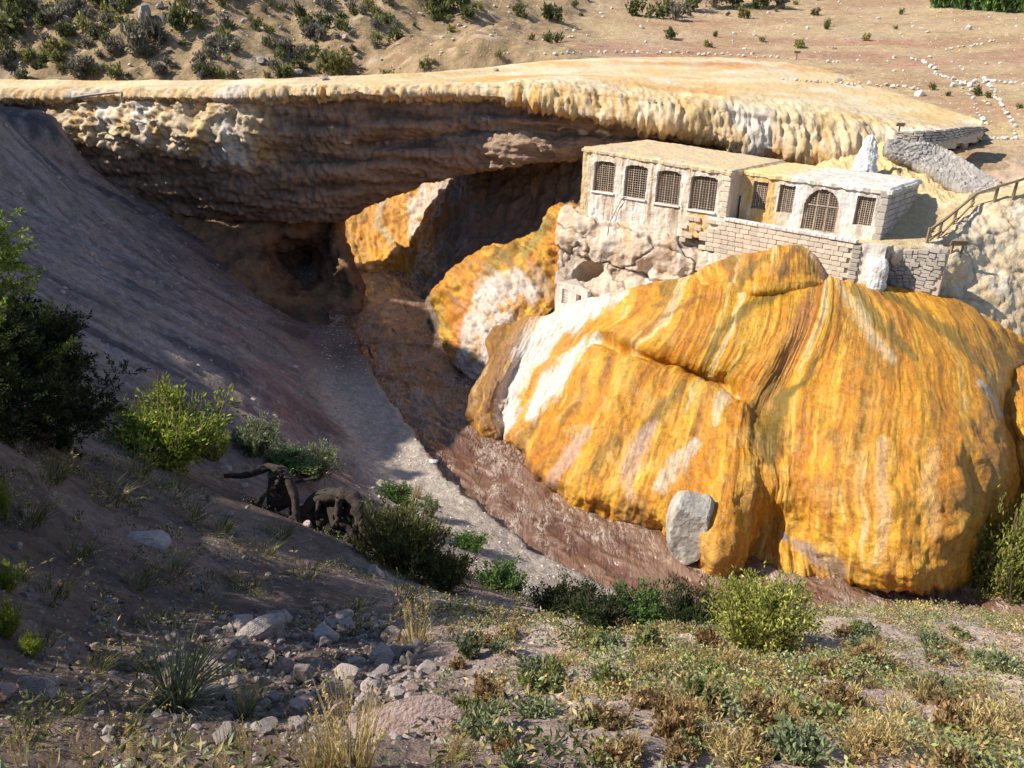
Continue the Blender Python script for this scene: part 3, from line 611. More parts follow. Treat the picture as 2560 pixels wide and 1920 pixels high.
for (pl, w, cc, am, sd_) in [([(1985,625),(1960,660),(1955,690)], (8,14,10), BRN, 0.7, 31), ([(2020,625),(2045,660),(2060,700)], (4,7,8), PNK, 0.7, 32), ([(1920,640),(1870,680),(1840,740)], (8,12,10), OLV, 0.7, 33),
                             ([(2000,620),(2025,655),(2040,690)], (4,7,5), OLV, 0.7, 34), ([(1900,720),(1976,730),(2040,715)], (14,22,14), GOLD, 0.8, 35)]:
    c = stroke(c, p0, pl, np.array(w, float), cc, am, sd_)
under(mound, link('spring_cap', mesh_np('spring_cap', p, gridF(nr, nc), M_mound, c, uvw=fl_(u, v, 9, 4))))
# lobe at the right, further back
lr = [[P(2440,960,36.5),P(2500,930,36.0),P(2570,910,35.6),P(2680,930,35.2),P(2800,960,35)],
      [P(2450,1000,34.0),P(2500,985,33.6),P(2570,975,33.2),P(2680,1000,32.6),P(2800,1040,32)],
      [P(2470,1060,33.0),P(2510,1050,32.2),P(2580,1060,31.4),P(2680,1090,30.6),P(2800,1120,30)],
      [P(2490,1130,32.4),P(2530,1130,31.6),P(2590,1150,30.7),P(2680,1180,29.8),P(2800,1220,29)],
      [P(2500,1230,32.0),P(2540,1220,31.4),P(2600,1240,30.6),P(2680,1270,29.6),P(2800,1300,28.5)],
      [P(2470,1400,31.0),P(2530,1390,30.6),P(2600,1400,30.0),P(2680,1420,29.2),P(2800,1440,28)]]
nr, nc = 110, 110
G = net(lr, nr, nc); N = face_cam(G, normals(G)); p0 = G.reshape(-1,3); n = N.reshape(-1,3)
u = np.tile(np.linspace(0, 1, nc), nr); v = np.repeat(np.linspace(0, 1, nr), nc)
p = p0+n*(0.10*ridged(np.stack([u*14, v*3, 0*u], -1), 3, 551)+0.3*fbm(p0*0.7, 4, 553))[:, None]
under(mound, link('side_lobe', mesh_np('side_lobe', p, gridF(nr, nc), M_mound, flowcolor(p0, u, v, 14, 1200, 0.2), uvw=fl_(u, v, 8, 9))))

# ------------------------------------------------------------------ second mound, beside the bridge
m2 = [[(1375,545,51.0),(1394,530,51.0),(1415,525,50.8),(1433,525,50.2),(1460,540,49.6)],
      [(1372,542,50.0),(1394,519,49.8),(1413,514,49.4),(1433,514,49.0),(1458,530,48.8)],
      [(1345,585,49.8),(1362,565,49.0),(1385,560,48.5),(1410,565,48.2),(1440,575,48.2)],
      [(1279,606,50.4),(1318,600,49.5),(1350,600,48.6),(1385,605,47.9),(1425,620,47.7)],
      [(1182,646,50.6),(1230,619,49.9),(1285,632,48.7),(1335,640,47.7),(1400,660,47.0)],
      [(1091,722,50.4),(1134,680,49.6),(1215,682,48.2),(1305,690,46.9),(1392,700,46.2)],
      [(1091,770,49.8),(1128,745,48.6),(1210,740,46.9),(1300,748,45.8),(1392,755,45.4)],
      [(1096,832,48.8),(1124,815,47.6),(1185,805,46.2),(1255,800,45.3),(1350,800,44.8)],
      [(1108,868,47.8),(1132,870,46.6),(1172,862,45.7),(1225,850,45.0),(1300,850,44.4)],
      [(1132,905,46.8),(1150,915,45.9),(1178,910,45.2),(1215,900,44.6),(1270,900,44.0)],
      [(1150,930,46.4),(1166,945,45.4),(1188,952,44.7),(1218,945,44.1),(1260,945,43.5)]]
rows2 = []
for r_ in m2:
    q = [P(*a) for a in r_]; rows2.append([q[0]+np.array([2.2, 4.5, -0.6]), q[0]+np.array([0.5, 1.6, -0.1])]+q)
rows2.append([a+np.array([0, 0.2, -1.6]) for a in rows2[-1]])
nr, nc = 230, 210
G = net(rows2, nr, nc); N = face_cam(G, normals(G)); p0 = G.reshape(-1,3); n = N.reshape(-1,3)
u = np.tile(np.linspace(0, 1, nc), nr); v = np.repeat(np.linspace(0, 1, nr), nc)
fl = p0@np.array([0.75, 0.45, 0.0])
p = p0+n*(0.10*ridged(np.stack([fl*1.6, p0[:,2]*0.2, 0*u], -1), 3, 601)+0.38*fbm(p0*0.6, 4, 603)+0.12*fbm(p0*1.9, 3, 605))[:, None]
c = flowcolor(p0, fl*0.1, v, 20, 1300, 0.0)
for (pl, w, cc, am, sd_) in [([(1330,720),(1260,715),(1205,760),(1170,830),(1160,900)], (40,52,46,34,26), (0.68,0.55,0.46), 0.95, 41), ([(1240,720),(1190,750),(1160,820)], (14,14,10), (0.72,0.62,0.50), 0.7, 42),
        ([(1260,800),(1215,850),(1200,920),(1200,960)], (40,44,36,30), (0.60,0.49,0.42), 0.95, 43), ([(1290,620),(1250,650),(1220,690)], (20,24,14), OLV, 0.7, 44), ([(1360,560),(1340,600),(1310,640)], (14,16,12), (0.27,0.24,0.06), 0.8, 45),
        ([(1100,740),(1100,800),(1112,860)], (10,12,10), (0.36,0.24,0.02), 0.6, 46), ([(1180,720),(1145,780),(1140,850),(1140,900)], (12,14,14,10), (0.60,0.20,0.01), 0.8, 47), ([(1330,690),(1370,720),(1385,760)], (20,26,26), (0.36,0.19,0.03), 0.6, 48)]:
    c = stroke(c, p0, pl, np.array(w, float), cc, am, sd_)
base = P(1140,905,46.5)
mound2 = thing('orange_sinter_mound', 'smaller orange sinter mound with a bare whitish belly beside the bathhouse cliff', 'mineral mound', tuple(base))
under(mound2, link('mound_body', mesh_np('mound_body', p, gridF(nr, nc), M_mound, c, uvw=np.stack([fl, p0[:,2]*1.2, 0*u], -1))))

# ------------------------------------------------------------------ far mound seen under the arch
m3 = [[(760,380,79),(870,380,77),(960,380,75.5),(1050,380,73.5),(1110,380,70.5),(1180,380,67.5),(1300,380,64),(1400,380,60.5),(1520,380,57)],
      [(760,500,76),(870,520,74.5),(960,500,73),(1050,470,71),(1110,465,68.5),(1180,480,65.5),(1300,480,62.5),(1400,480,59.5),(1520,480,56)],
      [(790,600,73),(870,600,72),(960,590,70.6),(1040,580,69),(1085,580,66),(1150,600,63),(1250,610,60),(1350,600,57),(1480,600,54)],
      [(820,660,70.5),(880,655,69.5),(970,670,68.0),(1045,675,66.8),(1078,660,64.2),(1125,700,59),(1160,740,55),(1250,740,52),(1400,740,50)],
      [(830,690,68.5),(880,684,67.8),(980,705,66.0),(1050,712,65.0),(1070,705,63.0),(1085,800,54.5),(1110,865,50.5),(1200,870,48),(1350,870,46)]]
rows3 = [[P(*a) for a in r_] for r_ in m3]; rows3.append([a+np.array([0, 0.3, -2.0]) for a in rows3[-1]])
nr, nc = 220, 300
G = net(rows3, nr, nc); N = face_cam(G, normals(G)); p0 = G.reshape(-1,3); n = N.reshape(-1,3)
u = np.tile(np.linspace(0, 1, nc), nr); v = np.repeat(np.linspace(0, 1, nr), nc)
p = p0+n*(0.30*ridged(np.stack([u*34, v*2, 0*u], -1), 3, 621)+0.6*fbm(p0*0.42, 4, 623)+0.12*fbm(p0*1.3, 3, 625))[:, None]
c = mix(flowcolor(p0, u, v, 30, 1400, 0.1), (0.66,0.32,0.02), 0.35)
for (pl, w, cc, am, sd_) in [([(1150,420),(1090,470),(1040,520),(1040,580)], (40,44,36,22), (0.66,0.52,0.42), 0.9, 61), ([(960,500),(945,560),(975,600)], (10,14,12), (0.42,0.38,0.25), 0.7, 63),
                              ([(1060,640),(1050,690)], (22,22), (0.62,0.48,0.33), 0.8, 64)]:
    c = stroke(c, p0, pl, np.array(w, float), cc, am, sd_)
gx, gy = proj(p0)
c = mix(c, (0.16,0.12,0.095), 0.92*np.maximum(sm(1060, 1130, gx+0.22*(gy-560)), sm(715, 735, gy)))  # shade under the bridge painted in as dark brown, right side and foot
mound3 = thing('orange_sinter_cliff', 'orange and white sinter cliff seen through the arch on the far bank', 'mineral cliff', tuple(Pw(980,700)))
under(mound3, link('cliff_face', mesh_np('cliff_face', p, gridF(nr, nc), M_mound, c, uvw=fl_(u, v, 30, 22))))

# ------------------------------------------------------------------ pale cliff under the bathhouse
cf = [[(1410,515,48.6),(1500,530,47.2),(1600,550,45.6),(1700,570,44.2),(1790,600,42.8),(1870,640,41.6)],
      [(1405,556,47.0),(1500,566,45.6),(1600,585,44.0),(1700,612,42.8),(1790,645,41.5),(1870,670,40.4)],
      [(1392,590,46.6),(1480,600,45.0),(1580,630,43.5),(1690,645,42.3),(1790,675,41.2),(1870,690,40.2)],
      [(1394,635,46.8),(1470,655,45.6),(1560,680,43.9),(1680,690,42.5),(1790,705,41.1),(1870,710,40.0)],
      [(1388,700,45.6),(1460,718,44.6),(1560,728,43.2),(1680,720,42.0),(1790,730,40.8),(1870,740,39.8)],
      [(1380,790,44.4),(1460,790,43.4),(1560,785,42.4),(1680,775,41.4),(1790,770,40.4),(1870,770,39.4)],
      [(1380,860,43.6),(1460,860,42.8),(1560,850,41.8),(1680,840,41),(1790,830,40.0),(1870,830,39)]]
nr, nc = 190, 270
q = [[P(*a) for a in r_] for r_ in cf]; q = [[r_[0]+np.array([0.8, 2.8, 0])]+r_ for r_ in q]
G = net(q, nr, nc); N = face_cam(G, normals(G)); p0 = G.reshape(-1,3); n = N.reshape(-1,3)
gx, gy = proj(p0)
ck, cid = cells(np.stack([p0[:,0]*0.55+p0[:,1]*0.3+0.3*fbm(p0, 3, 9), p0[:,2]*0.6], -1), 5)
crack = 1-sm(0.02, 0.10, ck)
hole = np.exp(-(((gx-1470-0.5*(680-gy))/34)**2+((gy-678)/24)**2)); hole = sm(0.25, 0.7, hole+0.15*fbm(p0*1.2, 3, 8))
p = p0+n*(0.35*fbm(p0*0.5, 4, 641)+0.06*fbm(p0*2.2, 4, 643)+0.14*(cid-0.5)-0.14*crack-2.0*hole+0.12*ridged(np.stack([p0[:,0]*1.2, p0[:,2]*0.2, 0*gx], -1), 2, 647))[:, None]
nn = fbm(p0*0.8, 4, 651); ns = fbm(np.stack([p0[:,0]*1.6, p0[:,2]*0.18, 0*gx], -1), 4, 653)
c = mix((0.68,0.56,0.43), (0.56,0.43,0.32), sm(-0.3, 0.4, nn)); c = mix(c, (0.77,0.70,0.60), 0.8*sm(0.05, 0.5, ns)); c = mix(c, (0.64,0.42,0.20), 0.55*sm(0.25, 0.6, -ns+0.3*nn))
c = mix(c, (0.24,0.17,0.13), 0.6*crack)
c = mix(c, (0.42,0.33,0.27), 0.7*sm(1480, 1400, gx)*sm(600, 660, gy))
M_pale = mat_attr('pale_rock_mat', 0.9, 0.15, 4.0, 0.22, ((3.0, 0.10), (12, 0.04), (40, 0.01)))
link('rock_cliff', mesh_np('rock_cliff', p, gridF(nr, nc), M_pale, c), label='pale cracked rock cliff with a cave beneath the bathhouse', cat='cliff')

# ------------------------------------------------------------------ cream slope right of the bathhouse, with the path
gb = [[(2030,380,51.5),(2150,372,50.5),(2250,360,49.5),(2350,382,50),(2450,408,49.5),(2560,412,49),(2700,412,48.5),(2900,415,48)],
      [(2030,420,48.6),(2150,425,47.0),(2250,440,45.8),(2340,462,44.4),(2420,478,43.6),(2500,455,44),(2600,438,44),(2850,430,43.5)],
      [(2080,470,46.0),(2200,475,44.2),(2300,497,42.8),(2356,522,41.8),(2410,508,42.1),(2490,482,42.3),(2600,456,42.1),(2850,444,41.5)],
      [(2090,560,42.0),(2200,570,40.0),(2275,575,39.6),(2350,565,40.0),(2395,535,41.0),(2460,504,41.6),(2580,470,41.4),(2850,450,41.2)],
      [(2090,610,39.6),(2200,620,37.6),(2270,614,37.9),(2335,602,38.3),(2385,566,39.6),(2432,524,40.8),(2560,488,41.0),(2850,458,41.0)],
      [(2120,680,39.0),(2230,680,38.0),(2290,680,37.6),(2350,660,37.6),(2410,620,38.5),(2470,565,39.6),(2570,530,40.2),(2850,500,40.2)],
      [(2130,740,38.6),(2240,740,37.8),(2310,745,37.2),(2380,735,37.2),(2450,690,37.9),(2500,650,38.4),(2590,620,38.9),(2850,590,39)],
      [(2140,800,37.8),(2250,800,37.0),(2330,810,36.6),(2410,815,36.4),(2480,790,36.8),(2540,760,37.2),(2620,730,37.6),(2850,700,37.8)],
      [(2150,880,37.6),(2250,890,36.8),(2340,900,36.4),(2430,910,36.0),(2510,910,36.0),(2580,900,36.2),(2660,880,36.4),(2850,860,36.5)]]
nr, nc = 230, 270
G = net([[P(*a) for a in r_] for r_ in gb], nr, nc); N = face_cam(G, normals(G)); p0 = G.reshape(-1,3); n = N.reshape(-1,3)
r = np.repeat(np.linspace(0, 8, nr), nc); gx, gy = proj(p0)
path = sm(1.7, 2.1, r)*(1-sm(3.9, 4.2, r))
rough = 1-0.92*path
ck, cid = cells(np.stack([p0[:,0]*0.45+0.3*fbm(p0, 3, 9), p0[:,2]*0.5+p0[:,1]*0.2], -1), 15); crack = 1-sm(0.02, 0.12, ck)
drip = ridged(np.stack([p0[:,0]*1.4, p0[:,2]*0.2, p0[:,1]*0.3], -1), 3, 665)
p = p0+n*(rough*(0.42*fbm(p0*0.35, 4, 661)+0.10*fbm(p0*1.8, 4, 663)-0.05*crack*(r > 4.2)+0.2*drip*(1-sm(1.6, 2.0, r))))[:, None]
nn = fbm(p0*0.7, 4, 671); n4 = fbm(p0*2.2, 4, 673)
c = mix((0.66,0.50,0.30), (0.72,0.59,0.41), sm(-0.3, 0.4, nn+0.4*n4)); c = mix(c, (0.55,0.42,0.29), 0.6*sm(0.15, 0.5, -nn+0.3*n4)); c = mix(c, (0.74,0.68,0.58), 0.6*sm(0.25, 0.6, fbm(p0*np.array([0.5,0.5,0.5])+4, 4, 675)))
c = mix(c, (0.30,0.23,0.18), 0.5*crack*(r > 4.2))
c = mix(c, mix((0.64,0.50,0.28), (0.58,0.44,0.25), sm(-0.3, 0.3, n4)), path)
c = mix(c, mix((0.66,0.50,0.26), (0.50,0.36,0.20), sm(0.0, 0.7, -drip)), (1-sm(1.4, 1.9, r))*(1-sm(2380, 2440, gx)))
c = mix(c, (0.42,0.30,0.22), (1-sm(1.2, 1.9, r))*sm(2400, 2460, gx)*0.8)
link('river_bank', mesh_np('river_bank', p, gridF(nr, nc), M_pale, c), kind='structure')
# ------------------------------------------------------------------ bathhouse
class Frame:
    def __init__(self, K, d): self.K = np.array(K, float); self.d = np.array(d, float)/np.linalg.norm(d); self.n = np.array([-self.d[1], self.d[0]]); \
        self.n = self.n if self.n@(-self.K) > 0 else -self.n
    def w(self, s, off, z):
        s, off, z = np.broadcast_arrays(np.asarray(s, float), np.asarray(off, float), np.asarray(z, float))
        return np.stack([self.K[0]+self.d[0]*s+self.n[0]*off, self.K[1]+self.d[1]*s+self.n[1]*off, z], -1)
    def hit(self, px, py, off=0.0):
        r_ = ray(px, py)[:2]; c0 = CAM[:2]; o = self.K+self.n*off; t = ((o-c0)@self.n)/(r_@self.n); q = CAM+ray(px, py)*t
        return float((q[:2]-self.K)@self.d), float(q[2])
def rect_open(fr, corners, off, arch=0.0):
    """opening from its four photo corners TL TR BR BL; arch = rise of the head in metres"""
    a = [fr.hit(x, y, off) for x, y in corners]
    s0 = (a[1][0]+a[2][0])/2; s1 = (a[0][0]+a[3][0])/2; z1 = (a[0][1]+a[1][1])/2; z0 = (a[2][1]+a[3][1])/2
    return dict(s0=min(s0, s1)-0.05, s1=max(s0, s1)+0.05, z0=z0-0.03, z1=z1+0.05, arch=arch)
def head(o, s):
    m = (o['s0']+o['s1'])/2; h = (o['s1']-o['s0'])/2
    if o['arch'] <= 0: return np.full(np.shape(s), o['z1'])
    return o['z1']-o['arch']+o['arch']*np.sqrt(np.clip(1-((s-m)/h)**2, 0, 1))
def wall_panel(name, fr, s0, s1, zb, zt, off, thick, opens, mat, colf, cell=0.05, rag=0.0, relief=0.03, seed=0, mask=None):
    """solid wall with openings; zb, zt are functions of s"""
    ns = max(2, int((s1-s0)/cell)); ss = np.linspace(s0, s1, ns+1); hb = zb(ss); ht = zt(ss)+rag*fbm(np.stack([ss*1.5, 0*ss, 0*ss], -1), 4, seed)
    nz = max(2, int((ht-hb).max()/cell)); t = np.linspace(0, 1, nz+1)
    S, T = np.meshgrid(ss, t); Zg = hb[None]+(ht-hb)[None]*T
    sc, zc = (S[:-1,:-1]+S[1:,1:])/2, (Zg[:-1,:-1]+Zg[1:,1:])/2; keep = np.ones(sc.shape, bool)
    for o in opens: keep &= ~((sc > o['s0']) & (sc < o['s1']) & (zc > o['z0']) & (zc < head(o, sc)))
    if mask is not None: keep &= mask(sc, zc)
    q = np.stack([S.ravel(), Zg.ravel(), 0*S.ravel()], -1)
    courses = 0.5+0.5*np.sign(np.sin(q[:,1]*2*np.pi/0.30))
    br_ = np.minimum(np.abs((q[:,1]/0.30) % 1-0.5)*2, np.abs(((q[:,0]+0.25*courses)/0.55) % 1-0.5)*2)
    joint = sm(0.82, 1.0, 1-np.abs(1-br_)*0+0*br_)*0
    dsp = relief*(1.3*fbm(q*np.array([2.2,1.4,1]), 5, seed+1)+0.7*ridged(q*np.array([3.5,0.5,1]), 3, seed+2))-0.45*relief*sm(0.0, 0.12, 0.12-br_)*sm(-0.2, 0.4, fbm(q*0.8, 3, seed+9))
    F_ = fr.w(q[:,0], off+dsp, q[:,1]); B_ = fr.w(q[:,0], off-thick, q[:,1]); nv = len(F_); idx = np.arange(nv).reshape(S.shape)
    quad = np.stack([idx[:-1,:-1], idx[:-1,1:], idx[1:,1:], idx[1:,:-1]], -1)
    fs = [quad[keep], quad[keep][:, ::-1]+nv]
    pad = np.pad(keep, 1)
    def side(sel, a, b): 
        A_, B2 = a[sel], b[sel]; fs.append(np.stack([A_, B2, B2+nv, A_+nv], -1))
    side(keep & ~pad[:-2,1:-1], quad[...,1], quad[...,0]); side(keep & ~pad[2:,1:-1], quad[...,3], quad[...,2])
    side(keep & ~pad[1:-1,:-2], quad[...,0], quad[...,3]); side(keep & ~pad[1:-1,2:], quad[...,2], quad[...,1])
    V = np.vstack([F_, B_]); c = colf(np.r_[q[:,0], q[:,0]], np.r_[q[:,1], q[:,1]])
    return mesh_np(name, V, np.vstack(fs), mat, c, smooth=False)
def box_np(c, ax, half):
    """oriented box: centre, 3 axes (rows), half sizes"""
    ax = np.asarray(ax, float); sg = np.array([[-1,-1,-1],[1,-1,-1],[1,1,-1],[-1,1,-1],[-1,-1,1],[1,-1,1],[1,1,1],[-1,1,1]], float)
    V = np.asarray(c)+(sg*np.asarray(half))@ax
    return V, np.array([[0,3,2,1],[4,5,6,7],[0,1,5,4],[1,2,6,5],[2,3,7,6],[3,0,4,7]])
def join_boxes(lst):
    Vs, Fs, k = [], [], 0
    for V, F_ in lst: Vs.append(V); Fs.append(F_+k); k += len(V)
    return np.vstack(Vs), np.vstack(Fs)
def bar(a, b, r1, r2=None):
    a = np.asarray(a, float); b = np.asarray(b, float); d = b-a; L_ = np.linalg.norm(d); d = d/L_
    h = np.array([0,0,1.0]) if abs(d[2]) < 0.9 else np.array([1.0,0,0]); e = np.cross(d, h); e /= np.linalg.norm(e); g = np.cross(e, d)
    return box_np((a+b)/2, [d, e, g], [L_/2, r1, r2 or r1])
def stone_meshes(name, mat, count=6, bev=0.09, seed=1):
    """unit blocks (2x2x2 before scaling) with worn edges"""
    out = []; rr = random.Random(seed)
    for k in range(count):
        bm = bmesh.new(); bmesh.ops.create_cube(bm, size=2.0)
        for v_ in bm.verts: v_.co += Vector((rr.uniform(-.10,.10), rr.uniform(-.14,.14), rr.uniform(-.12,.12)))
        bmesh.ops.bevel(bm, geom=list(bm.edges), offset=bev+rr.uniform(0,.1), segments=1, affect='EDGES')
        me = bpy.data.meshes.new(name); bm.to_mesh(me); bm.free(); me.materials.append(mat); out.append(me)
    return out
def place_block(name, me, parent, c, ax, half):
    M_ = Matrix.Identity(4)
    for j in range(3):
        for i in range(3): M_[i][j] = ax[j][i]*half[j]
    for i in range(3): M_[i][3] = c[i]
    o = bpy.data.objects.new(name, me); col.objects.link(o); o.parent = parent
    o.matrix_parent_inverse = Matrix.Identity(4)
    o.matrix_local = Matrix.Translation(-Vector(parent.location)) @ M_ if parent is not None else M_
    return o

FR = Frame((16.57, 37.0), (-0.792, 0.610)); dv = np.array([*FR.d, 0]); nv_ = np.array([*FR.n, 0]); zv = np.array([0, 0, 1.0])
OFF_R = -1.4
M_plaster = mat_attr('plaster_mat', 0.92, 0.12, 7.0, 0.16, ((6, 0.03), (25, 0.012)))
M_roof = mat_attr('roof_mat', 0.92, 0.12, 4.0, 0.2, ((6, 0.03), (25, 0.01)))
M_iron = mat_solid('rusty_iron_mat', (0.30,0.20,0.13), (0.50,0.42,0.34), 6, 0.8, 0.0)
M_brick = mat_solid('pale_stone_block_mat', (0.60,0.48,0.36), (0.77,0.67,0.54), 3.0, 0.92, 0.02, 14, 0.14)
M_greyst = mat_solid('grey_stone_block_mat', (0.36,0.315,0.27), (0.56,0.50,0.43), 3.0, 0.92, 0.02, 14, 0.16)
M_coping = mat_solid('white_coping_mat', (0.68,0.64,0.58), (0.78,0.74,0.69), 4.0, 0.9, 0.01, 14, 0.08)
M_mortar = mat_solid('mortar_mat', (0.44,0.36,0.29), (0.56,0.47,0.38), 3, 0.95, 0.03, 10)

sB, zB = FR.hit(1460, 540, 0.0); sTL, zTL = FR.hit(1462, 368, 0.0); sRB, zRB = FR.hit(1814, 540, 0.0); _, zTR = FR.hit(1820, 427, 0.0)
sK, zK = FR.hit(2198, 605, OFF_R); _, zKT = FR.hit(2228, 475, OFF_R); sJ, zJT = FR.hit(1875, 427, OFF_R)
S_L1 = sTL+0.05; S_L0 = sRB
def lin(s_a, z_a, s_b, z_b): return lambda s: z_a+(z_b-z_a)*(np.asarray(s, float)-s_a)/(s_b-s_a)
opL = [rect_open(FR, c_, 0.0, 0.16) for c_ in ([(1489,404),(1537,407),(1531,481),(1483,475)], [(1566,411),(1618,420),(1610,497),(1560,491)], [(1647,425),(1702,434),(1694,512),(1638,505)], [(1732,438),(1794,448),(1783,529),(1722,520)])]
opR = [rect_open(FR, c_, OFF_R) for c_ in ([(1883,456),(1919,458),(1909,522),(1880,519)], [(1952,465),(1987,468),(1978,533),(1941,528)], [(2146,493),(2189,496),(2176,564),(2135,562)])]
door = rect_open(FR, [(2014,474),(2096,478),(2089,584),(2010,569)], OFF_R); door['arch'] = (door['s1']-door['s0'])/2
sD1, zD1 = FR.hit(1822, 486, OFF_R); sD0, zD0 = FR.hit(1846, 541, OFF_R)
doorway = dict(s0=min(sD0, sD1), s1=max(sD0, sD1), z0=zK-0.3, z1=zD1, arch=0)
bathhouse = thing('bathhouse', 'roofless-looking pale stone bathhouse with barred windows under the rock bridge', 'building', tuple(FR.w(sK, OFF_R, zK)))
bathhouse['label'] = 'long pale stone bathhouse ruin with barred windows and an arched door'
def plasL(s, z):
    q = np.stack([s, z, 0*s], -1); dr = fbm(q*np.array([3.2,0.30,1]), 5, 801); n_ = fbm(q*1.2, 4, 803)
    c = mix((0.60,0.51,0.40), (0.71,0.65,0.57), sm(-0.2, 0.4, dr)); c = mix(c, (0.50,0.38,0.26), 0.8*sm(0.15, 0.5, -dr+0.3*n_)); c = mix(c, (0.30,0.22,0.16), 0.75*sm(0.32, 0.6, -dr)); c = mix(c, (0.78,0.76,0.72), 0.7*sm(0.2, 0.5, n_+0.4*dr))
    top = sm(zTR-0.9, zTR-0.1, z-0.03*s+0.15*dr); c = mix(c, (0.64,0.45,0.20), 0.55*top*sm(S_L1-6, S_L1-1, s))
    o = opL[3]; c = mix(c, (0.66,0.40,0.13), 0.8*sm(o['s1']+0.15, o['s1']-0.3, s)*sm(o['s0']+0.1, o['s0']+0.5, s)*sm(o['z0']+0.05, o['z0']-0.1, z+0.1*dr))
    c = mix(c, (0.66,0.48,0.20), 0.6*sm(S_L1-0.7, S_L1-0.2, s+0.2*dr))
    return c
def plasR(s, z):
    q = np.stack([s, z, 0*s], -1); dr = fbm(q*np.array([2.6,0.30,1]), 5, 811); n_ = fbm(q*1.2, 4, 813)
    c = mix((0.54,0.48,0.41), (0.68,0.62,0.55), sm(-0.2, 0.4, dr)); c = mix(c, (0.42,0.35,0.29), 0.7*sm(0.05, 0.45, -dr+0.4*n_))
    a0 = opR[1]['s1']+0.1; c = mix(c, mix((0.66,0.42,0.14), (0.68,0.56,0.36), sm(-0.1, 0.4, dr)), 0.9*sm(a0-0.9, a0+0.4, s+0.3*n_))
    c = mix(c, (0.74,0.71,0.66), 0.8*np.exp(-((s-(door['s1']+0.45))/0.35)**2)); c = mix(c, (0.74,0.71,0.66), 0.8*np.exp(-((s-(door['s0']-0.45))/0.35)**2))
    return c
zbL = lambda s: np.minimum(lin(S_L1, zB-0.8, S_L0, zRB-1.2)(s), 99)
me = wall_panel('front_wall', FR, S_L0, S_L1, zbL, lin(S_L0, zTR, S_L1, zTL), 0.0, 0.42, opL, M_plaster, plasL, 0.05, 0.09, 0.045, 41)
under(bathhouse, link('front_wall', me))
me = wall_panel('front_wall', FR, sK+0.02, S_L0+1.0, lambda s: 0*s+zK-0.35, lin(sK, zKT, sJ, zJT), OFF_R, 0.38, opR+[door, doorway], M_plaster, plasR, 0.05, 0.07, 0.04, 43)
under(bathhouse, link('front_wall', me))
# end walls and back wall
def solid_box(name, s0, s1, o0, o1, z0, z1, mat, parent=bathhouse, colr=None):
    V, F_ = box_np(FR.w((s0+s1)/2, (o0+o1)/2, (z0+z1)/2), [dv, nv_, zv], [abs(s1-s0)/2, abs(o1-o0)/2, abs(z1-z0)/2])
    me = mesh_np(name, V, F_, mat, np.tile(colr or (0.5,0.42,0.34), (8,1)), smooth=False); return under(parent, link(name, me))
DEPTH = 7.0
solid_box('back_wall', sK+0.4, S_L1-0.4, -DEPTH, -DEPTH+0.3, zK-0.3, zKT-0.12, M_plaster)
solid_box('end_wall', S_L1-0.42, S_L1-0.02, -DEPTH, -0.46, zB-0.8, zTL-0.12, M_plaster, colr=(0.62,0.52,0.36))
solid_box('partition_wall', S_L0+0.02, S_L0+0.40, -DEPTH+0.35, -0.46, zRB-1.2, zTR-0.14, M_plaster)
solid_box('side_wall', sK+0.04, sK+0.40, -DEPTH, OFF_R-0.42, zK-0.3, zKT-0.14, M_plaster)
solid_box('floor', sK+0.45, S_L1-0.5, -DEPTH+0.32, OFF_R-0.42, zK-0.28, zK-0.12, M_plaster)
# roofs: thin uneven slabs
def roof_mesh(name, s0, s1, o0, o1, zf, thick, cf, seed):
    ns, no = 150, 70; S, O = np.meshgrid(np.linspace(s0, s1, ns), np.linspace(o0, o1, no)); q = np.stack([S.ravel(), O.ravel(), 0*S.ravel()], -1)
    edge = np.minimum(np.minimum(q[:,0]-s0, s1-q[:,0]), np.minimum(np.abs(q[:,1]-o0), np.abs(q[:,1]-o1)))
    wob = 0.10*fbm(q*2.5, 4, seed+3)*(edge < 0.03)
    z = zf(q[:,0], q[:,1])+0.035*fbm(q*0.9, 4, seed)+0.02*fbm(q*4, 3, seed+1)-0.10*(1-sm(0, 0.16, edge))
    T_ = FR.w(q[:,0]+wob, q[:,1]+wob, z); B_ = FR.w(q[:,0]+wob, q[:,1]+wob, z-thick+0.04*fbm(q*3, 2, seed+5)); F_ = gridF(no, ns); nv = len(T_)
    idx = np.arange(nv).reshape(no, ns); rim = np.r_[idx[0,:], idx[1:,-1], idx[-1,-2::-1], idx[-2:0:-1,0]]; r2 = np.roll(rim, -1)
    V = np.vstack([T_, B_]); Fs = np.vstack([F_, F_[:, ::-1]+nv, np.stack([rim, rim+nv, r2+nv, r2], -1)])
    return mesh_np(name, V, Fs, M_roof, np.vstack([cf(q), cf(q)]), smooth=False)
def rcL(q):
    n_ = fbm(q*np.array([0.7,1.0,1]), 4, 821); return mix(mix((0.66,0.50,0.28), (0.58,0.45,0.31), sm(-0.2, 0.4, n_)), (0.45,0.34,0.25), 0.5*sm(0.2, 0.5, fbm(q*3, 3, 823)))
def rcR(q):
    n_ = fbm(q*np.array([0.7,1.0,1]), 4, 831); c = mix((0.64,0.57,0.48), (0.72,0.68,0.62), sm(-0.2, 0.4, n_)); c = mix(c, (0.40,0.35,0.30), 0.7*sm(0.3, 0.5, fbm(q*2.6, 4, 833)))
    return mix(c, (0.70,0.52,0.22), 0.85*sm(opR[1]['s0']-0.2, opR[1]['s1']+0.3, q[:,0]+0.6*n_))
zfL = lambda s, o: lin(S_L0, zTR, S_L1, zTL)(s)+0.03+0.02*(-o); zfR = lambda s, o: lin(sK, zKT, sJ, zJT)(s)+0.03-0.01*o
under(bathhouse, link('roof', roof_mesh('roof', S_L0-0.08, S_L1+0.06, -DEPTH-0.2, 0.09, zfL, 0.14, rcL, 851)))
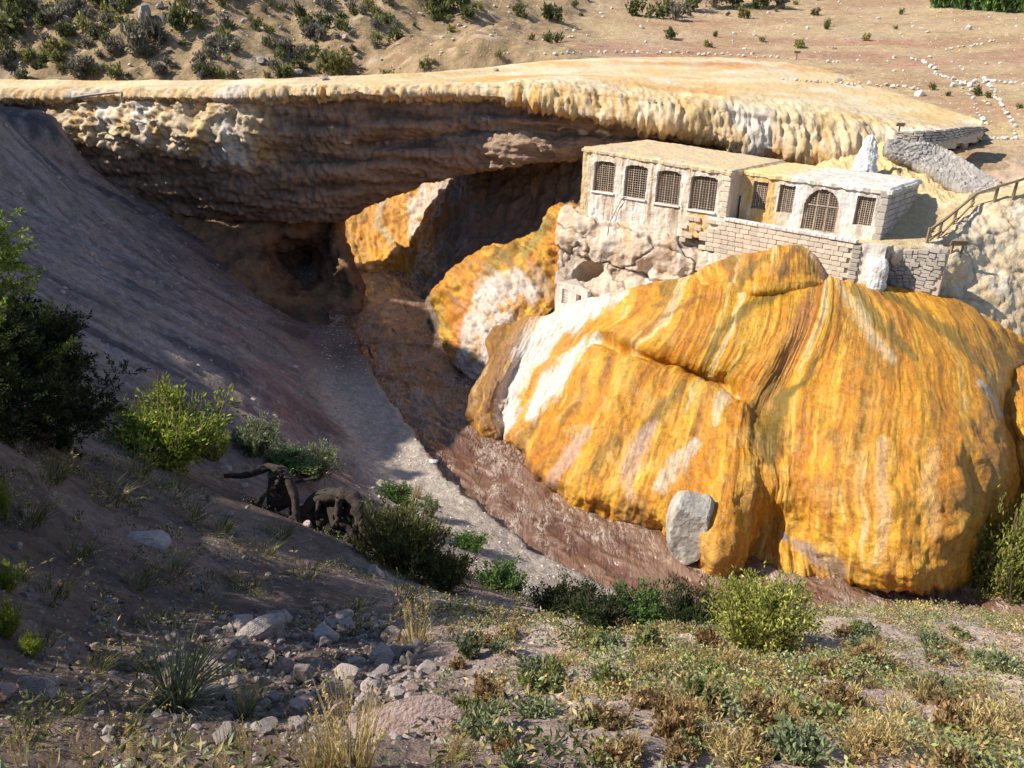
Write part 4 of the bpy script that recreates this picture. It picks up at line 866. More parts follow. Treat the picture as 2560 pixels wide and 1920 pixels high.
under(bathhouse, link('roof', roof_mesh('roof', sK-0.10, S_L0-0.12, -DEPTH-0.2, OFF_R+0.10, zfR, 0.16, rcR, 861)))
# windows: grille, sill
def grille(name, o, off, nx, nz, heavy=2, t=0.011):
    L_ = []; ss = np.linspace(o['s0']+0.02, o['s1']-0.02, nx+1)
    for k, s in enumerate(ss):
        h = float(head(o, np.array([s]))[0]); w = t*1.9 if (k % max(1, nx//(heavy+1)) == 0) else t
        if h-o['z0'] > 0.05: L_.append(box_np(FR.w(s, off, (h+o['z0'])/2), [dv, nv_, zv], [w, w, (h-o['z0'])/2]))
    m = (o['s0']+o['s1'])/2; hw = (o['s1']-o['s0'])/2
    for k, z in enumerate(np.linspace(o['z0']+0.02, o['z1']-0.02, nz+1)):
        w = hw
        if o['arch'] > 0 and z > o['z1']-o['arch']: w = hw*math.sqrt(max(0.0, 1-((z-o['z1']+o['arch'])/o['arch'])**2))
        if w > 0.05: L_.append(box_np(FR.w(m, off+0.013, z), [dv, nv_, zv], [w, t, t]))
    V, F_ = join_boxes(L_); return mesh_np(name, V, F_, M_iron, smooth=False)
def window_part(o, off, nx, nz, nm='window'):
    fr_ = 0.05; L_ = []
    for s in (o['s0']+fr_/2, o['s1']-fr_/2):
        h = float(head(o, np.array([np.clip(s, o['s0']+0.03, o['s1']-0.03)]))[0]); L_.append(box_np(FR.w(s, off-0.20, (h+o['z0'])/2), [dv, nv_, zv], [0.02, 0.025, (h-o['z0'])/2]))
    L_.append(box_np(FR.w((o['s0']+o['s1'])/2, off-0.20, o['z0']+0.02), [dv, nv_, zv], [(o['s1']-o['s0'])/2-0.05, 0.03, 0.02]))
    V, F_ = join_boxes(L_); wdw = under(bathhouse, link(nm, mesh_np(nm, V, F_, M_iron, smooth=False)))
    g = link('grille', grille('grille', o, off-0.16, nx, nz)); g.parent = wdw; return wdw
for o in opL:
    wdw = window_part(o, 0.0, 9, 14)
    V, F_ = box_np(FR.w((o['s0']+o['s1'])/2, 0.03, o['z0']-0.045), [dv, nv_, zv], [(o['s1']-o['s0'])/2+0.08, 0.09, 0.045])
    g = link('sill', mesh_np('sill', V, F_, M_coping, smooth=False)); g.parent = wdw
for o in opR: window_part(o, OFF_R, 8, 13)
dr_ = window_part(door, OFF_R, 13, 18, 'door')
L_ = []
zs = door['z1']-door['arch']
for s in np.linspace(door['s0']+0.05, door['s1']-0.05, 4): 
    h = float(head(door, np.array([s]))[0]); L_.append(box_np(FR.w(s, OFF_R-0.12, (h+door['z0'])/2), [dv, nv_, zv], [0.03, 0.02, (h-door['z0'])/2-0.01]))
L_.append(box_np(FR.w((door['s0']+door['s1'])/2, OFF_R-0.10, zs+0.05), [dv, nv_, zv], [(door['s1']-door['s0'])/2-0.03, 0.02, 0.03]))
V, F_ = join_boxes(L_); g = link('gate_frame', mesh_np('gate_frame', V, F_, M_iron, smooth=False)); g.parent = dr_
# planks and debris showing behind the bars
for (s, z, o_, ln, an) in [(opR[1]['s0']+0.35, opR[1]['z0']+0.25, OFF_R-0.3, 0.4, 1.1), (door['s0']+0.6, door['z0']+0.7, OFF_R-0.5, 0.8, 1.5), (door['s0']+0.35, door['z0']+0.65, OFF_R-0.5, 0.75, 1.45)]:
    a_ = FR.w(s, o_, z-ln*0.5); b_ = FR.w(s+0.15, o_, z+ln*0.5); V, F_ = bar(a_, b_, 0.03, 0.015); under(bathhouse, link('plank', mesh_np('plank', V, F_, M_iron, smooth=False)))
# quoins and side wall blocks
SB = stone_meshes('stone_block', M_brick, 6, 0.10, 3); SG = stone_meshes('stone_block', M_greyst, 6, 0.10, 5); SC = stone_meshes('coping_stone', M_coping, 4, 0.10, 7)
rr = random.Random(11)
nq = 8; hq = (zKT-0.05-(zK-0.3))/nq
for k in range(nq):
    ln = 0.34 if k % 2 else 0.24; z = zK-0.3+hq*(k+0.5)
    place_block('quoin', SG[k % 6], bathhouse, FR.w(sK+ln/2+0.0, OFF_R+0.0, z), [dv, nv_, zv], [ln/2+0.03, 0.07, hq/2-0.012])
nq = 8; hq = (zTR-0.25-(zRB-0.1))/nq
for k in range(nq):
    ln = 0.50 if k % 2 else 0.34; z = zRB-0.1+hq*(k+0.5)
    place_block('quoin', SB[k % 6], bathhouse, FR.w(S_L0+ln/2-0.03, -0.02, z), [dv, nv_, zv], [ln/2, 0.07, hq/2-0.012])
rws_ = 9; hh = (zKT-0.14-(zK-0.3))/rws_
for k in range(rws_):
    o_ = OFF_R-0.02; 
    while o_ > -DEPTH+0.05:
        ln = rr.uniform(0.36, 0.70); ln = min(ln, o_+DEPTH)
        if ln > 0.12: place_block('stone_block', SG[rr.randrange(6)], bathhouse, FR.w(sK+0.02+rr.uniform(-.008,.008), o_-ln/2, zK-0.3+hh*(k+0.5)), [nv_, dv, zv], [ln/2-0.012, 0.05, hh/2-0.012])
        o_ -= ln

# ------------------------------------------------------------------ retaining wall under the terrace
sC1, zC1 = FR.hit(1812, 545, 0.10); sC0, zC0 = FR.hit(2143, 602, 0.10); sP1, _ = FR.hit(2150, 640, 0.10); sE, zE = FR.hit(2216, 620, 0.10)
ret = thing('retaining_wall', 'pale brick retaining wall with white coping below the bathhouse terrace', 'wall', tuple(FR.w(sC0, 0.1, zC0-2)))
zcop = lin(sC0, zC0, sC1, zC1)
V, F_ = box_np(FR.w((sE+sC1)/2+0.2, -0.30, zC0-1.75), [dv, nv_, zv], [abs(sC1-sE)/2+0.2, 0.32, 1.55]); under(ret, link('core', mesh_np('core', V, F_, M_mortar, smooth=False)))
BR = stone_meshes('brick', M_brick, 8, 0.10, 9)
hb = 0.235; s_lo = sP1+0.35; s_hi = sC1+2.2
for k in range(14):
    s = s_lo+(0.21 if k % 2 else 0.0)
    while s < s_hi:
        ln = rr.uniform(0.36, 0.46); zz = min(float(zcop(s)), float(zcop(sC1-0.2)))-0.16-hb*(k+0.5)
        if s < sC1+0.2 or rr.random() < 0.75-0.25*(s-sC1):
            x_p, y_p = proj(FR.w(s+ln/2, 0.1, zz)[None])
            if y_p[0] < 790: place_block('brick', BR[rr.randrange(8)], ret, FR.w(s+ln/2, 0.06+rr.uniform(-.012,.012), zz), [dv, nv_, zv], [ln/2-0.010, 0.075, hb/2-0.010])
        s += ln
s = sC0
while s < sC1:
    ln = rr.uniform(0.26, 0.36); place_block('coping_stone', SC[rr.randrange(4)], ret, FR.w(s+ln/2, -0.02, float(zcop(s+ln/2))-0.05), [dv, nv_, zv], [ln/2-0.012, 0.22, 0.075]); s += ln
# corner pier stones, then the plastered end with its white concretion
for k in range(13):
    w_ = 0.30 if k % 2 else 0.20
    place_block('stone_block', SG[k % 6], ret, FR.w(sP1+0.18, 0.10+0.02*(k % 2), zC0-0.20-0.2*(k+0.5)), [dv, nv_, zv], [w_/2+0.06, 0.09, 0.088])
def plasE(s, z):
    q = np.stack([s, z, 0*s], -1); d_ = fbm(q*np.array([3,0.4,1]), 4, 871); return mix(mix((0.62,0.56,0.49), (0.76,0.73,0.68), sm(-0.2, 0.3, d_)), (0.46,0.40,0.35), 0.6*sm(zE-0.5, zE-0.2, z+0.1*d_))
me = wall_panel('plaster_face', FR, sE, sP1, lambda s: 0*s+zC0-3.2, lambda s: 0*s+zE+0.05, 0.06, 0.5, [], M_plaster, plasE, 0.05, 0.06, 0.05, 47); under(ret, link('plaster_face', me))
solid_box('ledge', sE+0.02, sC1, OFF_R-0.02, -0.12, zC0-0.25, zC0-0.16, M_plaster, ret, (0.62,0.46,0.24))
# rubble wall right of it
sR0, zR0 = FR.hit(2372, 622, -1.3); sR1, zR1 = FR.hit(2222, 628, -1.3)
rub = thing('rubble_wall', 'grey rubble stone wall beside the foot of the railed path', 'wall', tuple(FR.w(sR0, -1.3, zR0-1.6)))
V, F_ = box_np(FR.w((sR0+sR1)/2, -1.55, (zR0+zR1)/2-1.0), [dv, nv_, zv], [abs(sR1-sR0)/2, 0.22, 0.95]); under(rub, link('core', mesh_np('core', V, F_, M_mortar, smooth=False)))
z = 0.0; k = 0
while z < 1.9:
    hh = rr.uniform(0.16, 0.24); s = sR0+rr.uniform(-0.1, 0.1)+0.12*z
    while s < sR1:
        ln = rr.uniform(0.22, 0.48); zt_ = zR0+(zR1-zR0)*(s-sR0)/(sR1-sR0)
        t_r = rr.uniform(-0.12, 0.12); place_block('stone', SG[rr.randrange(6)], rub, FR.w(s+ln/2, -1.33+rr.uniform(-.05,.05), zt_-z-hh/2+rr.uniform(-.02,.02)), [dv*math.cos(t_r)+zv*math.sin(t_r), nv_, zv*math.cos(t_r)-dv*math.sin(t_r)], [ln/2-0.012, 0.10, hh/2*rr.uniform(0.8, 1.0)]); s += ln
    z += hh; k += 1
# ------------------------------------------------------------------ placing helpers
bpy.context.view_layer.update()
from mathutils.bvhtree import BVHTree
_dg = bpy.context.evaluated_depsgraph_get(); _bvh = {}
def hit(px, py, objs=None):
    d = Vector(ray(px, py)).normalized(); best = None
    for o in (objs or [ground]):
        if o.name not in _bvh: _bvh[o.name] = (BVHTree.FromObject(o, _dg), o.matrix_world.copy())
        tree_, mw = _bvh[o.name]; inv = mw.inverted(); loc, nor, _i, t = tree_.ray_cast(inv @ Vector(CAM), inv.to_3x3() @ d)
        if loc is not None:
            loc = mw @ loc; t = (loc-Vector(CAM)).length
            if best is None or t < best[0]: best = (t, loc, nor)
    return best
def depth_of(loc): return float((np.array(loc)-CAM)@fw)
mbody = {o.name: o for o in bpy.data.objects if o.type == 'MESH'}
bank_obj = mbody['river_bank']; arch_obj = mbody['arch']; dome_obj = mbody['dome']; cliff_obj = mbody['rock_cliff']
# ------------------------------------------------------------------ rocks
def rock_mesh(name, seed, sub, mat, ang=0.5):
    bm = bmesh.new(); bmesh.ops.create_icosphere(bm, subdivisions=sub, radius=1.0); rr = np.random.default_rng(seed)
    V = np.array([v.co for v in bm.verts]); 
    for _ in range(int(8+14*ang)):                                         # chip flat faces
        n_ = rr.normal(size=3); n_ /= np.linalg.norm(n_); h = rr.uniform(0.5, 0.86); d = V@n_; V -= np.outer(np.maximum(d-h, 0), n_)
    V *= 1+0.10*fbm(V*1.3+seed, 3, seed)[:, None]+0.04*fbm(V*4+seed, 2, seed+1)[:, None]
    V *= np.array([rr.uniform(0.85,1.15), rr.uniform(0.7,1.0), rr.uniform(0.55,0.85)])
    for v, q in zip(bm.verts, V): v.co = q
    me = bpy.data.meshes.new(name); bm.to_mesh(me); bm.free(); me.materials.append(mat)
    me.polygons.foreach_set('use_smooth', np.full(len(me.polygons), sub > 3)); return me
M_rockn = mat_solid('near_rock_mat', (0.31,0.245,0.22), (0.50,0.43,0.385), 5.0, 0.93, 0.02, 16, 0.28)
M_rockp = mat_solid('pink_rock_mat', (0.34,0.23,0.19), (0.48,0.36,0.31), 5.0, 0.93, 0.02, 16, 0.15)
M_rockf = mat_solid('pale_far_rock_mat', (0.58,0.50,0.41), (0.74,0.68,0.59), 1.2, 0.95, 0.04, 5, 0.22)
M_rockw = mat_solid('white_rock_mat', (0.56,0.52,0.47), (0.72,0.68,0.62), 1.2, 0.92, 0.03, 6, 0.12)
M_greyr = mat_solid('grey_boulder_mat', (0.20,0.185,0.17), (0.62,0.57,0.49), 1.3, 0.85, 0.05, 7)
RN = [rock_mesh('stone', 10+k, 3, M_rockn, 0.3+0.1*(k % 5)) for k in range(10)]
RP = [rock_mesh('stone', 30+k, 3, M_rockp, 0.6) for k in range(4)]
RF = [rock_mesh('rock', 50+k, 1, M_rockf, 0.6) for k in range(8)]
RW = [rock_mesh('rock', 70+k, 2, M_rockw, 0.6) for k in range(6)]
rr = random.Random(21)
def put_rock(name, me, loc, size, label, cat, group=None, sink=0.3, rot=None, sc=(1,1,1)):
    o = bpy.data.objects.new(name, me); col.objects.link(o); o.location = (loc[0], loc[1], loc[2]+size*sc[2]*(0.62-sink)); o.scale = (size*sc[0], size*sc[1], size*sc[2])
    o.rotation_euler = rot if rot else (rr.uniform(-.35,.35), rr.uniform(-.35,.35), rr.uniform(0,6.28)); return tag(o, label, cat, group)
def px_rock(px, py, wpx, me, name, label, cat, group=None, objs=None, sink=0.3, sc=(1,1,1), rot=None):
    h = hit(px, py, objs)
    if not h: return None
    return put_rock(name, me, h[1], wpx/FPX*depth_of(h[1])/2.0, label, cat, group, sink, rot, sc)
# rubble in the foreground: named big ones first
big = [(652,1590,138,RN[0],'broad blue-grey boulder lying at the top of the rubble','boulder',(1,0.7,0.75)), (527,1675,95,RP[0],'flat pink stone with striped shadow among the rubble','stone',(1,0.7,0.6)),
       (820,1745,64,RP[1],'squarish rough pink stone in the middle of the rubble','stone',(1,0.9,1.1)), (1035,1825,400,RP[2],'large low pinkish slab overgrown by dry stems','rock slab',(1,0.75,0.25)),
       (897,1845,66,RN[3],'whitish rounded stone against the pink slab','stone',(1,0.9,1.2)), (565,1850,110,RN[4],'grey-blue boulder behind dry seed stalks','boulder',(1,0.8,0.75)),
       (95,1735,130,RN[5],'dark grey rounded boulder beside a round brown one','boulder',(1,0.8,0.8)), (8,1745,90,RP[3],'round brown boulder at the shaded slope','boulder',(1,0.9,1.1)), (360,1355,140,RN[6],'long grey slab half buried in the shaded slope','rock slab',(1.1,0.7,0.55)),
       (280,1565,64,RN[7],'smooth grey stone above the green grass tuft','stone',(1,0.8,0.7)), (275,1510,44,RN[8],'small flat blue-grey stone on shaded soil','stone',(1,0.8,0.6)), (503,1482,40,RN[9],'pointed pale stone alone on shaded soil','stone',(1,0.8,0.9)),
       (237,1625,50,RP[0],'small pinkish stone catching sun above the grass tuft','stone',(1,0.8,0.8)), (1467,1785,100,RN[2],'pale rounded boulder with a dark notch among dry plants','boulder',(1,0.9,1.0)),
       (2274,1765,56,RW[0],'small white stone among leafy ground plants','stone',(1,0.8,0.8)), (1710,1910,90,RN[1],'flat whitish stone at the foot of leafy plants','stone',(1,0.8,0.5)), (420,1690,36,RN[8],'grey stone inside the green grass tuft','stone',(1,1,1)),
       (1180,1595,60,RP[1],'rough pink stone at the edge of the dark ravine','stone',(1,0.8,0.9)), (1235,1592,62,RP[2],'pink-grey stone paired at the ravine edge beside dry stalks','stone',(1,0.8,0.9)), (940,1440,60,RN[5],'grey stone beneath the dead roots','stone',(1,0.8,0.8)), (525,1255,40,RN[1],'pale upright stone beside the dead root arch','stone',(0.8,0.8,1.3)), (575,1290,46,RN[3],'pale flat stone under the dead root arch','stone',(1,0.8,0.7)),
       (790,1905,70,RN[6],'grey stone behind straw grass','stone',(1,0.9,1.0)), (737,920,26,RW[1],'lone white stone high on the shaded scree','stone',(1,0.8,0.7)), (1083,1156,34,RW[2],'pale stone lying on the river bank gravel','stone',(1,0.8,0.6)), (1940,1625,60,RP[3],'pink clod of rock below the bright green shrub','stone',(1,0.8,0.8))]
for (x, y, w, me, lb, ct, sc) in big: px_rock(x, y, w, me, ct.replace(' ', '_') if ct != 'stone' else 'stone', lb, ct, None, sc=sc, sink=0.45 if 'slab' in ct else 0.25, rot=(0.45, 0.1, 0.3) if 'slab' in ct else None)
# the pile itself
RUB = {(False, False): 'small grey weathered stone in the rubble heap', (False, True): 'head-sized grey stone in the rubble heap', (True, False): 'small rough pink stone in the rubble heap', (True, True): 'head-sized rough pink stone in the rubble heap'}
cnt = 0
while cnt < 200:
    t = rr.random(); x = rr.gauss(770, 280); y = 1530+300*rr.random()**0.9
    lim = 1.0-abs((x-750-0.15*(y-1650))/440)**2-abs((y-1670)/180)**2
    if lim < 0 or rr.random() > lim+0.35: continue
    w = min(76, 18+rr.expovariate(1/17.0)); me = rr.choice(RN+RN+RP)
    if px_rock(x, y, w, me, 'stone', RUB[(me in RP, w > 34)], 'stone', 'stones of the rubble heap', sink=0.15): cnt += 1
for _ in range(48):
    x, y = rr.uniform(10, 1050), rr.uniform(1200, 1600)
    px_rock(x, y, 14+rr.expovariate(1/9.0), rr.choice(RN), 'stone', 'small stone scattered on the shaded earth slope', 'stone', 'stones scattered on the shaded slope', sink=0.4)
for _ in range(24):
    x = rr.uniform(1150, 2540); y = rr.uniform(1590, 1910)
    px_rock(x, y, 12+rr.expovariate(1/12.0), rr.choice(RN+RP), 'stone', 'small stone in the sunlit patch of dry plants', 'stone', 'stones among the dry plants', sink=0.45)
# boulder at the foot of the mound
h = hit(1742, 1310, [dome_obj])
def block_rock(name, seed, half, mat, sub=4, chips=9, lo=0.35, hi=0.72):
    bm = bmesh.new(); bmesh.ops.create_icosphere(bm, subdivisions=sub, radius=1.0); g_ = np.random.default_rng(seed); V = np.array([v.co for v in bm.verts])
    for _ in range(chips):
        n_ = g_.normal(size=3); n_ /= np.linalg.norm(n_); V -= np.outer(np.maximum(V@n_-g_.uniform(lo, hi), 0), n_)
    V *= 1+0.05*fbm(V*1.6+seed, 3, seed)[:, None]+0.035*ridged(V*3.0+seed, 3, seed+2)[:, None]; V = (V-(V.max(0)+V.min(0))/2)/((V.max(0)-V.min(0))/2)*np.array(half)
    for v, q in zip(bm.verts, V): v.co = q
    me = bpy.data.meshes.new(name); bm.to_mesh(me); bm.free(); me.materials.append(mat); me.polygons.foreach_set('use_smooth', np.full(len(me.polygons), False)); return me
bo = block_rock('boulder', 93, (1.25, 1.1, 1.75), M_greyr); hv = h[1]
o = bpy.data.objects.new('boulder', bo); col.objects.link(o); o.location = (hv[0]+0.1, hv[1]+0.5, hv[2]-0.5); o.rotation_euler = (0.08, -0.05, 0.4); tag(o, 'big white and grey boulder half draped by the orange mound', 'boulder')
bo2 = rock_mesh('boulder', 95, 3, M_mound, 0.2)
bo2.color_attributes.new('Col', 'FLOAT_COLOR', 'POINT'); bo2.color_attributes['Col'].data.foreach_set('color', np.tile((0.48,0.17,0.012,1.0), len(bo2.vertices)).astype(np.float32))
q = Pw(1915, 1395); put_rock('boulder', bo2, (q[0], q[1]+0.2, q[2]), 0.55, 'small orange coated boulder in the cavity at the water', 'boulder', sink=0.2)
# ------------------------------------------------------------------ stones on the slopes behind
grp = 'rocks on the slopes behind the bridge'; lab = 'pale rock lying on the dry brown slope behind the bridge'; cnt = 0
far_pts = []
while cnt < 85:
    x, y = rr.uniform(0, 2560), rr.uniform(0, 330)
    if x < 1000 and y > 195 or x > 1000 and y > 140+max(0, (x-2050)*0.4): continue
    if x < 900 and rr.random() < 0.45: continue
    h = hit(x, y, [hillside])
    if not h: continue
    lf_ = h[1][0] < -2
    put_rock('rock', rr.choice(RF), h[1], min(26, 10+rr.expovariate(1/4.0))/FPX*depth_of(h[1])/2, 'pale rock among shrubs on the steep far hillside' if lf_ else 'pale rock lying on the open stony slope beyond the terrace', 'rock', 'rocks on the steep far hillside' if lf_ else 'rocks on the open far slope', sink=0.3, sc=(1,1,0.8)); cnt += 1
M_outc = mat_solid('grey_outcrop_mat', (0.24,0.21,0.185), (0.42,0.38,0.33), 0.8, 0.95, 0.08, 3, 0.25); RO = [rock_mesh('rock', 170+k, 2, M_outc, 0.8) for k in range(5)]
for _ in range(45):
    px_rock(rr.uniform(0, 980), rr.uniform(-5, 198), 14+rr.expovariate(1/14.0), rr.choice(RO), 'rock', 'grey outcrop rock on the steep far hillside', 'rock', 'grey outcrops on the far hillside', [hillside], 0.35)
def row_of(poly, step, size, me_l, label, cat, group, objs, jit=2.5):
    poly = np.array(poly, float); L_ = np.r_[0, np.cumsum(np.linalg.norm(np.diff(poly, axis=0), axis=1))]; s = 0
    while s < L_[-1]:
        x = np.interp(s, L_, poly[:,0])+rr.gauss(0, jit); y = np.interp(s, L_, poly[:,1])+rr.gauss(0, jit*0.6)
        px_rock(x, y, size*rr.uniform(0.6, 1.4), rr.choice(me_l), 'rock', label, cat, group, objs, sink=0.2); s += step*rr.uniform(0.7, 1.3)
fld = [hillside, arch_obj]
row_of([(2284,148),(2331,169),(2335,186),(2377,200),(2419,215),(2428,240),(2440,274),(2462,316)], 8, 13, RW, 'white stone edging the left side of the footpath on the slope', 'rock', 'stones edging the left of the footpath', fld)
row_of([(2457,198),(2483,228),(2500,262),(2521,291),(2533,316),(2540,342)], 8, 13, RW, 'white stone edging the right side of the footpath on the slope', 'rock', 'stones edging the right of the footpath', fld)
row_of([(2537,346),(2440,352),(2377,371),(2356,374)], 8, 14, RW, 'grey-white stone of the low kerb at the bend of the footpath', 'rock', 'stones of the footpath bend', fld+[bank_obj])
row_of([(2377,215),(2470,205),(2560,212)], 12, 15, RW, 'white stone of the row crossing above the footpath', 'rock', 'stones of the cross row', fld)
row_of([(1365,135),(1460,133),(1560,131),(1700,134),(1850,140),(1985,148),(2100,158)], 19, 12, RF, 'brown stone of the low row along the back edge of the orange terrace', 'rock', 'stones behind the orange terrace', fld)
row_of([(1960,200),(2050,206),(2170,215),(2300,222)], 13, 13, RF, 'weathered stone of the row lying across the yellow terrace', 'rock', 'stones across the yellow terrace', fld)
row_of([(2360,125),(2440,115),(2500,102)], 12, 10, RF, 'pale stone of the thin row climbing the far slope', 'rock', 'stones climbing the far slope', fld)
for (x, y, w, lb) in [(2098,204,20,'dark grey rock resting on the yellow terrace'), (2300,240,34,'long white rock at the edge of the yellow terrace'), (747,185,34,'pointed grey rock standing behind the bridge deck'), (812,200,26,'flat orange-brown rock on the bridge deck'), (1240,178,18,'little dark rock on the orange deck'), (97,15,26,'white boulder at a dark gully on the far slope'), (1758,385,0,'')]:
    if w: px_rock(x, y, w, RW[3] if 'white' in lb else RN[4], 'rock', lb, 'rock', None, fld)
# countless small stones as one mass per place
def stones_stuff(name, pts, sizes, mat, label, cat):
    base = [np.array([v.co for v in m_.vertices]) for m_ in RF]; fcs = [np.array([list(p_.vertices) for p_ in m_.polygons]) for m_ in RF]; Vs, Fs, k = [], [], 0
    for q, s in zip(pts, sizes):
        i = rr.randrange(len(base)); a_ = rr.uniform(0, 6.28); R_ = np.array([[math.cos(a_), -math.sin(a_), 0], [math.sin(a_), math.cos(a_), 0], [0, 0, 1]])
        Vs.append(base[i]@R_.T*s+q); Fs.append(fcs[i]+k); k += len(base[i])
    return link(name, mesh_np(name, np.vstack(Vs), np.vstack(Fs), mat, smooth=False), label=label, cat=cat, kind='stuff')
def sample_ground(n_, dens):
    """area-weighted random points on the ground sheet"""
    A_, B_, C_, D_ = GV[:-1,:-1], GV[:-1,1:], GV[1:,1:], GV[1:,:-1]; m = (A_+C_)/2
    ar = np.abs((C_[...,0]-A_[...,0])*(D_[...,1]-B_[...,1])-(C_[...,1]-A_[...,1])*(D_[...,0]-B_[...,0]))/2
    w = ar.ravel()*np.clip(dens(m.reshape(-1,3)), 0, None); idx = rng.choice(len(w), n_, p=w/w.sum()); a, b = rng.random(n_)[:, None], rng.random(n_)[:, None]
    A_, B_, C_, D_ = [q.reshape(-1,3)[idx] for q in (A_, B_, C_, D_)]; return (A_*(1-a)+B_*a)*(1-b)+(D_*(1-a)+C_*a)*b
def inview(m): 
    x, y = proj(m); k = (m-CAM)@fw; return (k > 0.5) & (x > -250) & (x < 2810) & (y > -100) & (y < 2150)
dg = lambda m: m[:,1]-ybank(m[:,0])
pts = sample_ground(3300, lambda m: inview(m)*(m[:,1] < 13)*(0.25+1.4*np.exp(-((m[:,0]+1.6)/2.2)**2-((m[:,1]-6)/3)**2))/(1+0.12*m[:,1]**2))
stones_stuff('gravel', pts, 0.006+0.016*rng.random(len(pts))**3+0.0016*pts[:,1], M_rockn, 'fine grey gravel strewn over the near slope', 'gravel')
pp_ = [np.array(hit(rr.gauss(760, 290), 1530+330*rr.random())[1]) for _ in range(700)]
stones_stuff('rubble', pp_, [0.012+0.035*rr.random()**2+0.002*q_[1] for q_ in pp_], M_rockn, 'small broken stones filling the gaps of the rubble heap', 'rubble')
pts = sample_ground(2600, lambda m: inview(m)*(m[:,1] > 18)*(dg(m) < -0.3)*(dg(m) > -9)*(m[:,2] < 4.5))
stones_stuff('gravel', pts, 0.025+0.07*rng.random(len(pts))**3, M_rockf, 'pale gravel of the bar along the river bank', 'gravel')
pts = sample_ground(3900, lambda m: inview(m)*(m[:,1] > 18)*(((m[:,:2]-TC)@TN) > 0.5)*(0.3+np.clip(fbm(m*0.3, 3, 95)+0.2, 0, 1)))
stones_stuff('gravel', pts, 0.03+0.17*rng.random(len(pts))**5, M_rockn, 'loose stones sprinkled over the shaded scree', 'gravel')
fx = rng.uniform(0, 2560, 4200); fy = rng.uniform(0, 330, 4200); pts, szs = [], []
for x, y in zip(fx, fy):
    if x < 1000 and y > 195 or x > 1000 and y > 140+max(0, (x-2050)*0.4) or (x < 900 and rr.random() < 0.5): continue
    h = hit(x, y, [hillside])
    if h: pts.append(np.array(h[1])); szs.append((2.2+rr.expovariate(1/1.8))/FPX*depth_of(h[1])/2)
stones_stuff('scattered_stones', pts, szs, M_rockf, 'countless small pale stones covering the dry slopes behind', 'stones')

# ------------------------------------------------------------------ white concretions
def drip_cone(name, label, base, topz, rb, rt_, mat_c, seed, lean=(0,0)):
    nu, nvv = 64, 70; th = np.linspace(0, 2*np.pi, nu, endpoint=False); t = np.linspace(0, 1, nvv); TH, T_ = np.meshgrid(th, t)
    R_ = rb+(rt_-rb)*T_**0.8; R_ = R_*np.sqrt(np.clip(1-(T_)**6, 0.0, 1)); x = base[0]+R_*np.cos(TH)+lean[0]*T_; y = base[1]+R_*np.sin(TH)*0.8+lean[1]*T_; z = base[2]+(topz-base[2])*T_
    p_ = np.stack([x.ravel(), y.ravel(), z.ravel()], -1); d = np.stack([np.cos(TH).ravel(), np.sin(TH).ravel(), 0*x.ravel()], -1)
    p_ = p_+d*(0.10*ridged(np.stack([np.cos(TH).ravel()*2.5, np.sin(TH).ravel()*2.5, T_.ravel()*1.6], -1), 3, seed)+0.10*fbm(p_*2.0, 4, seed+1))[:, None]*(rb*1.3)
    idx = np.arange(nu*nvv).reshape(nvv, nu); F_ = np.stack([idx[:-1], np.roll(idx[:-1], -1, 1), np.roll(idx[1:], -1, 1), idx[1:]], -1).reshape(-1, 4)
    c_ = mix((0.78,0.76,0.72), (0.66,0.62,0.56), sm(0.1, 0.5, fbm(p_*2, 3, seed+5)))
    return link(name, mesh_np(name, p_, F_, M_pale, c_), label=label, cat='formation')
b_ = P(2160, 424, 45.6); t_ = P(2178, 334, 46.6); drip_cone('mineral_cone', 'tall white mineral cone rising behind the bathhouse roof', b_-np.array([0,0,0.3]), t_[2], 0.75, 0.22, None, 901, (0.25, 0.5))
b_ = FR.w(FR.hit(2192, 700, 0.3)[0], 0.22, 0)[:2]; zb_ = P(2190, 735, 36.9)[2]; zt_ = P(2195, 640, 36.9)[2]
drip_cone('mineral_column', 'white knobbly mineral column against the end of the retaining wall', np.array([b_[0], b_[1], zb_-0.6]), zt_, 0.42, 0.40, None, 911)
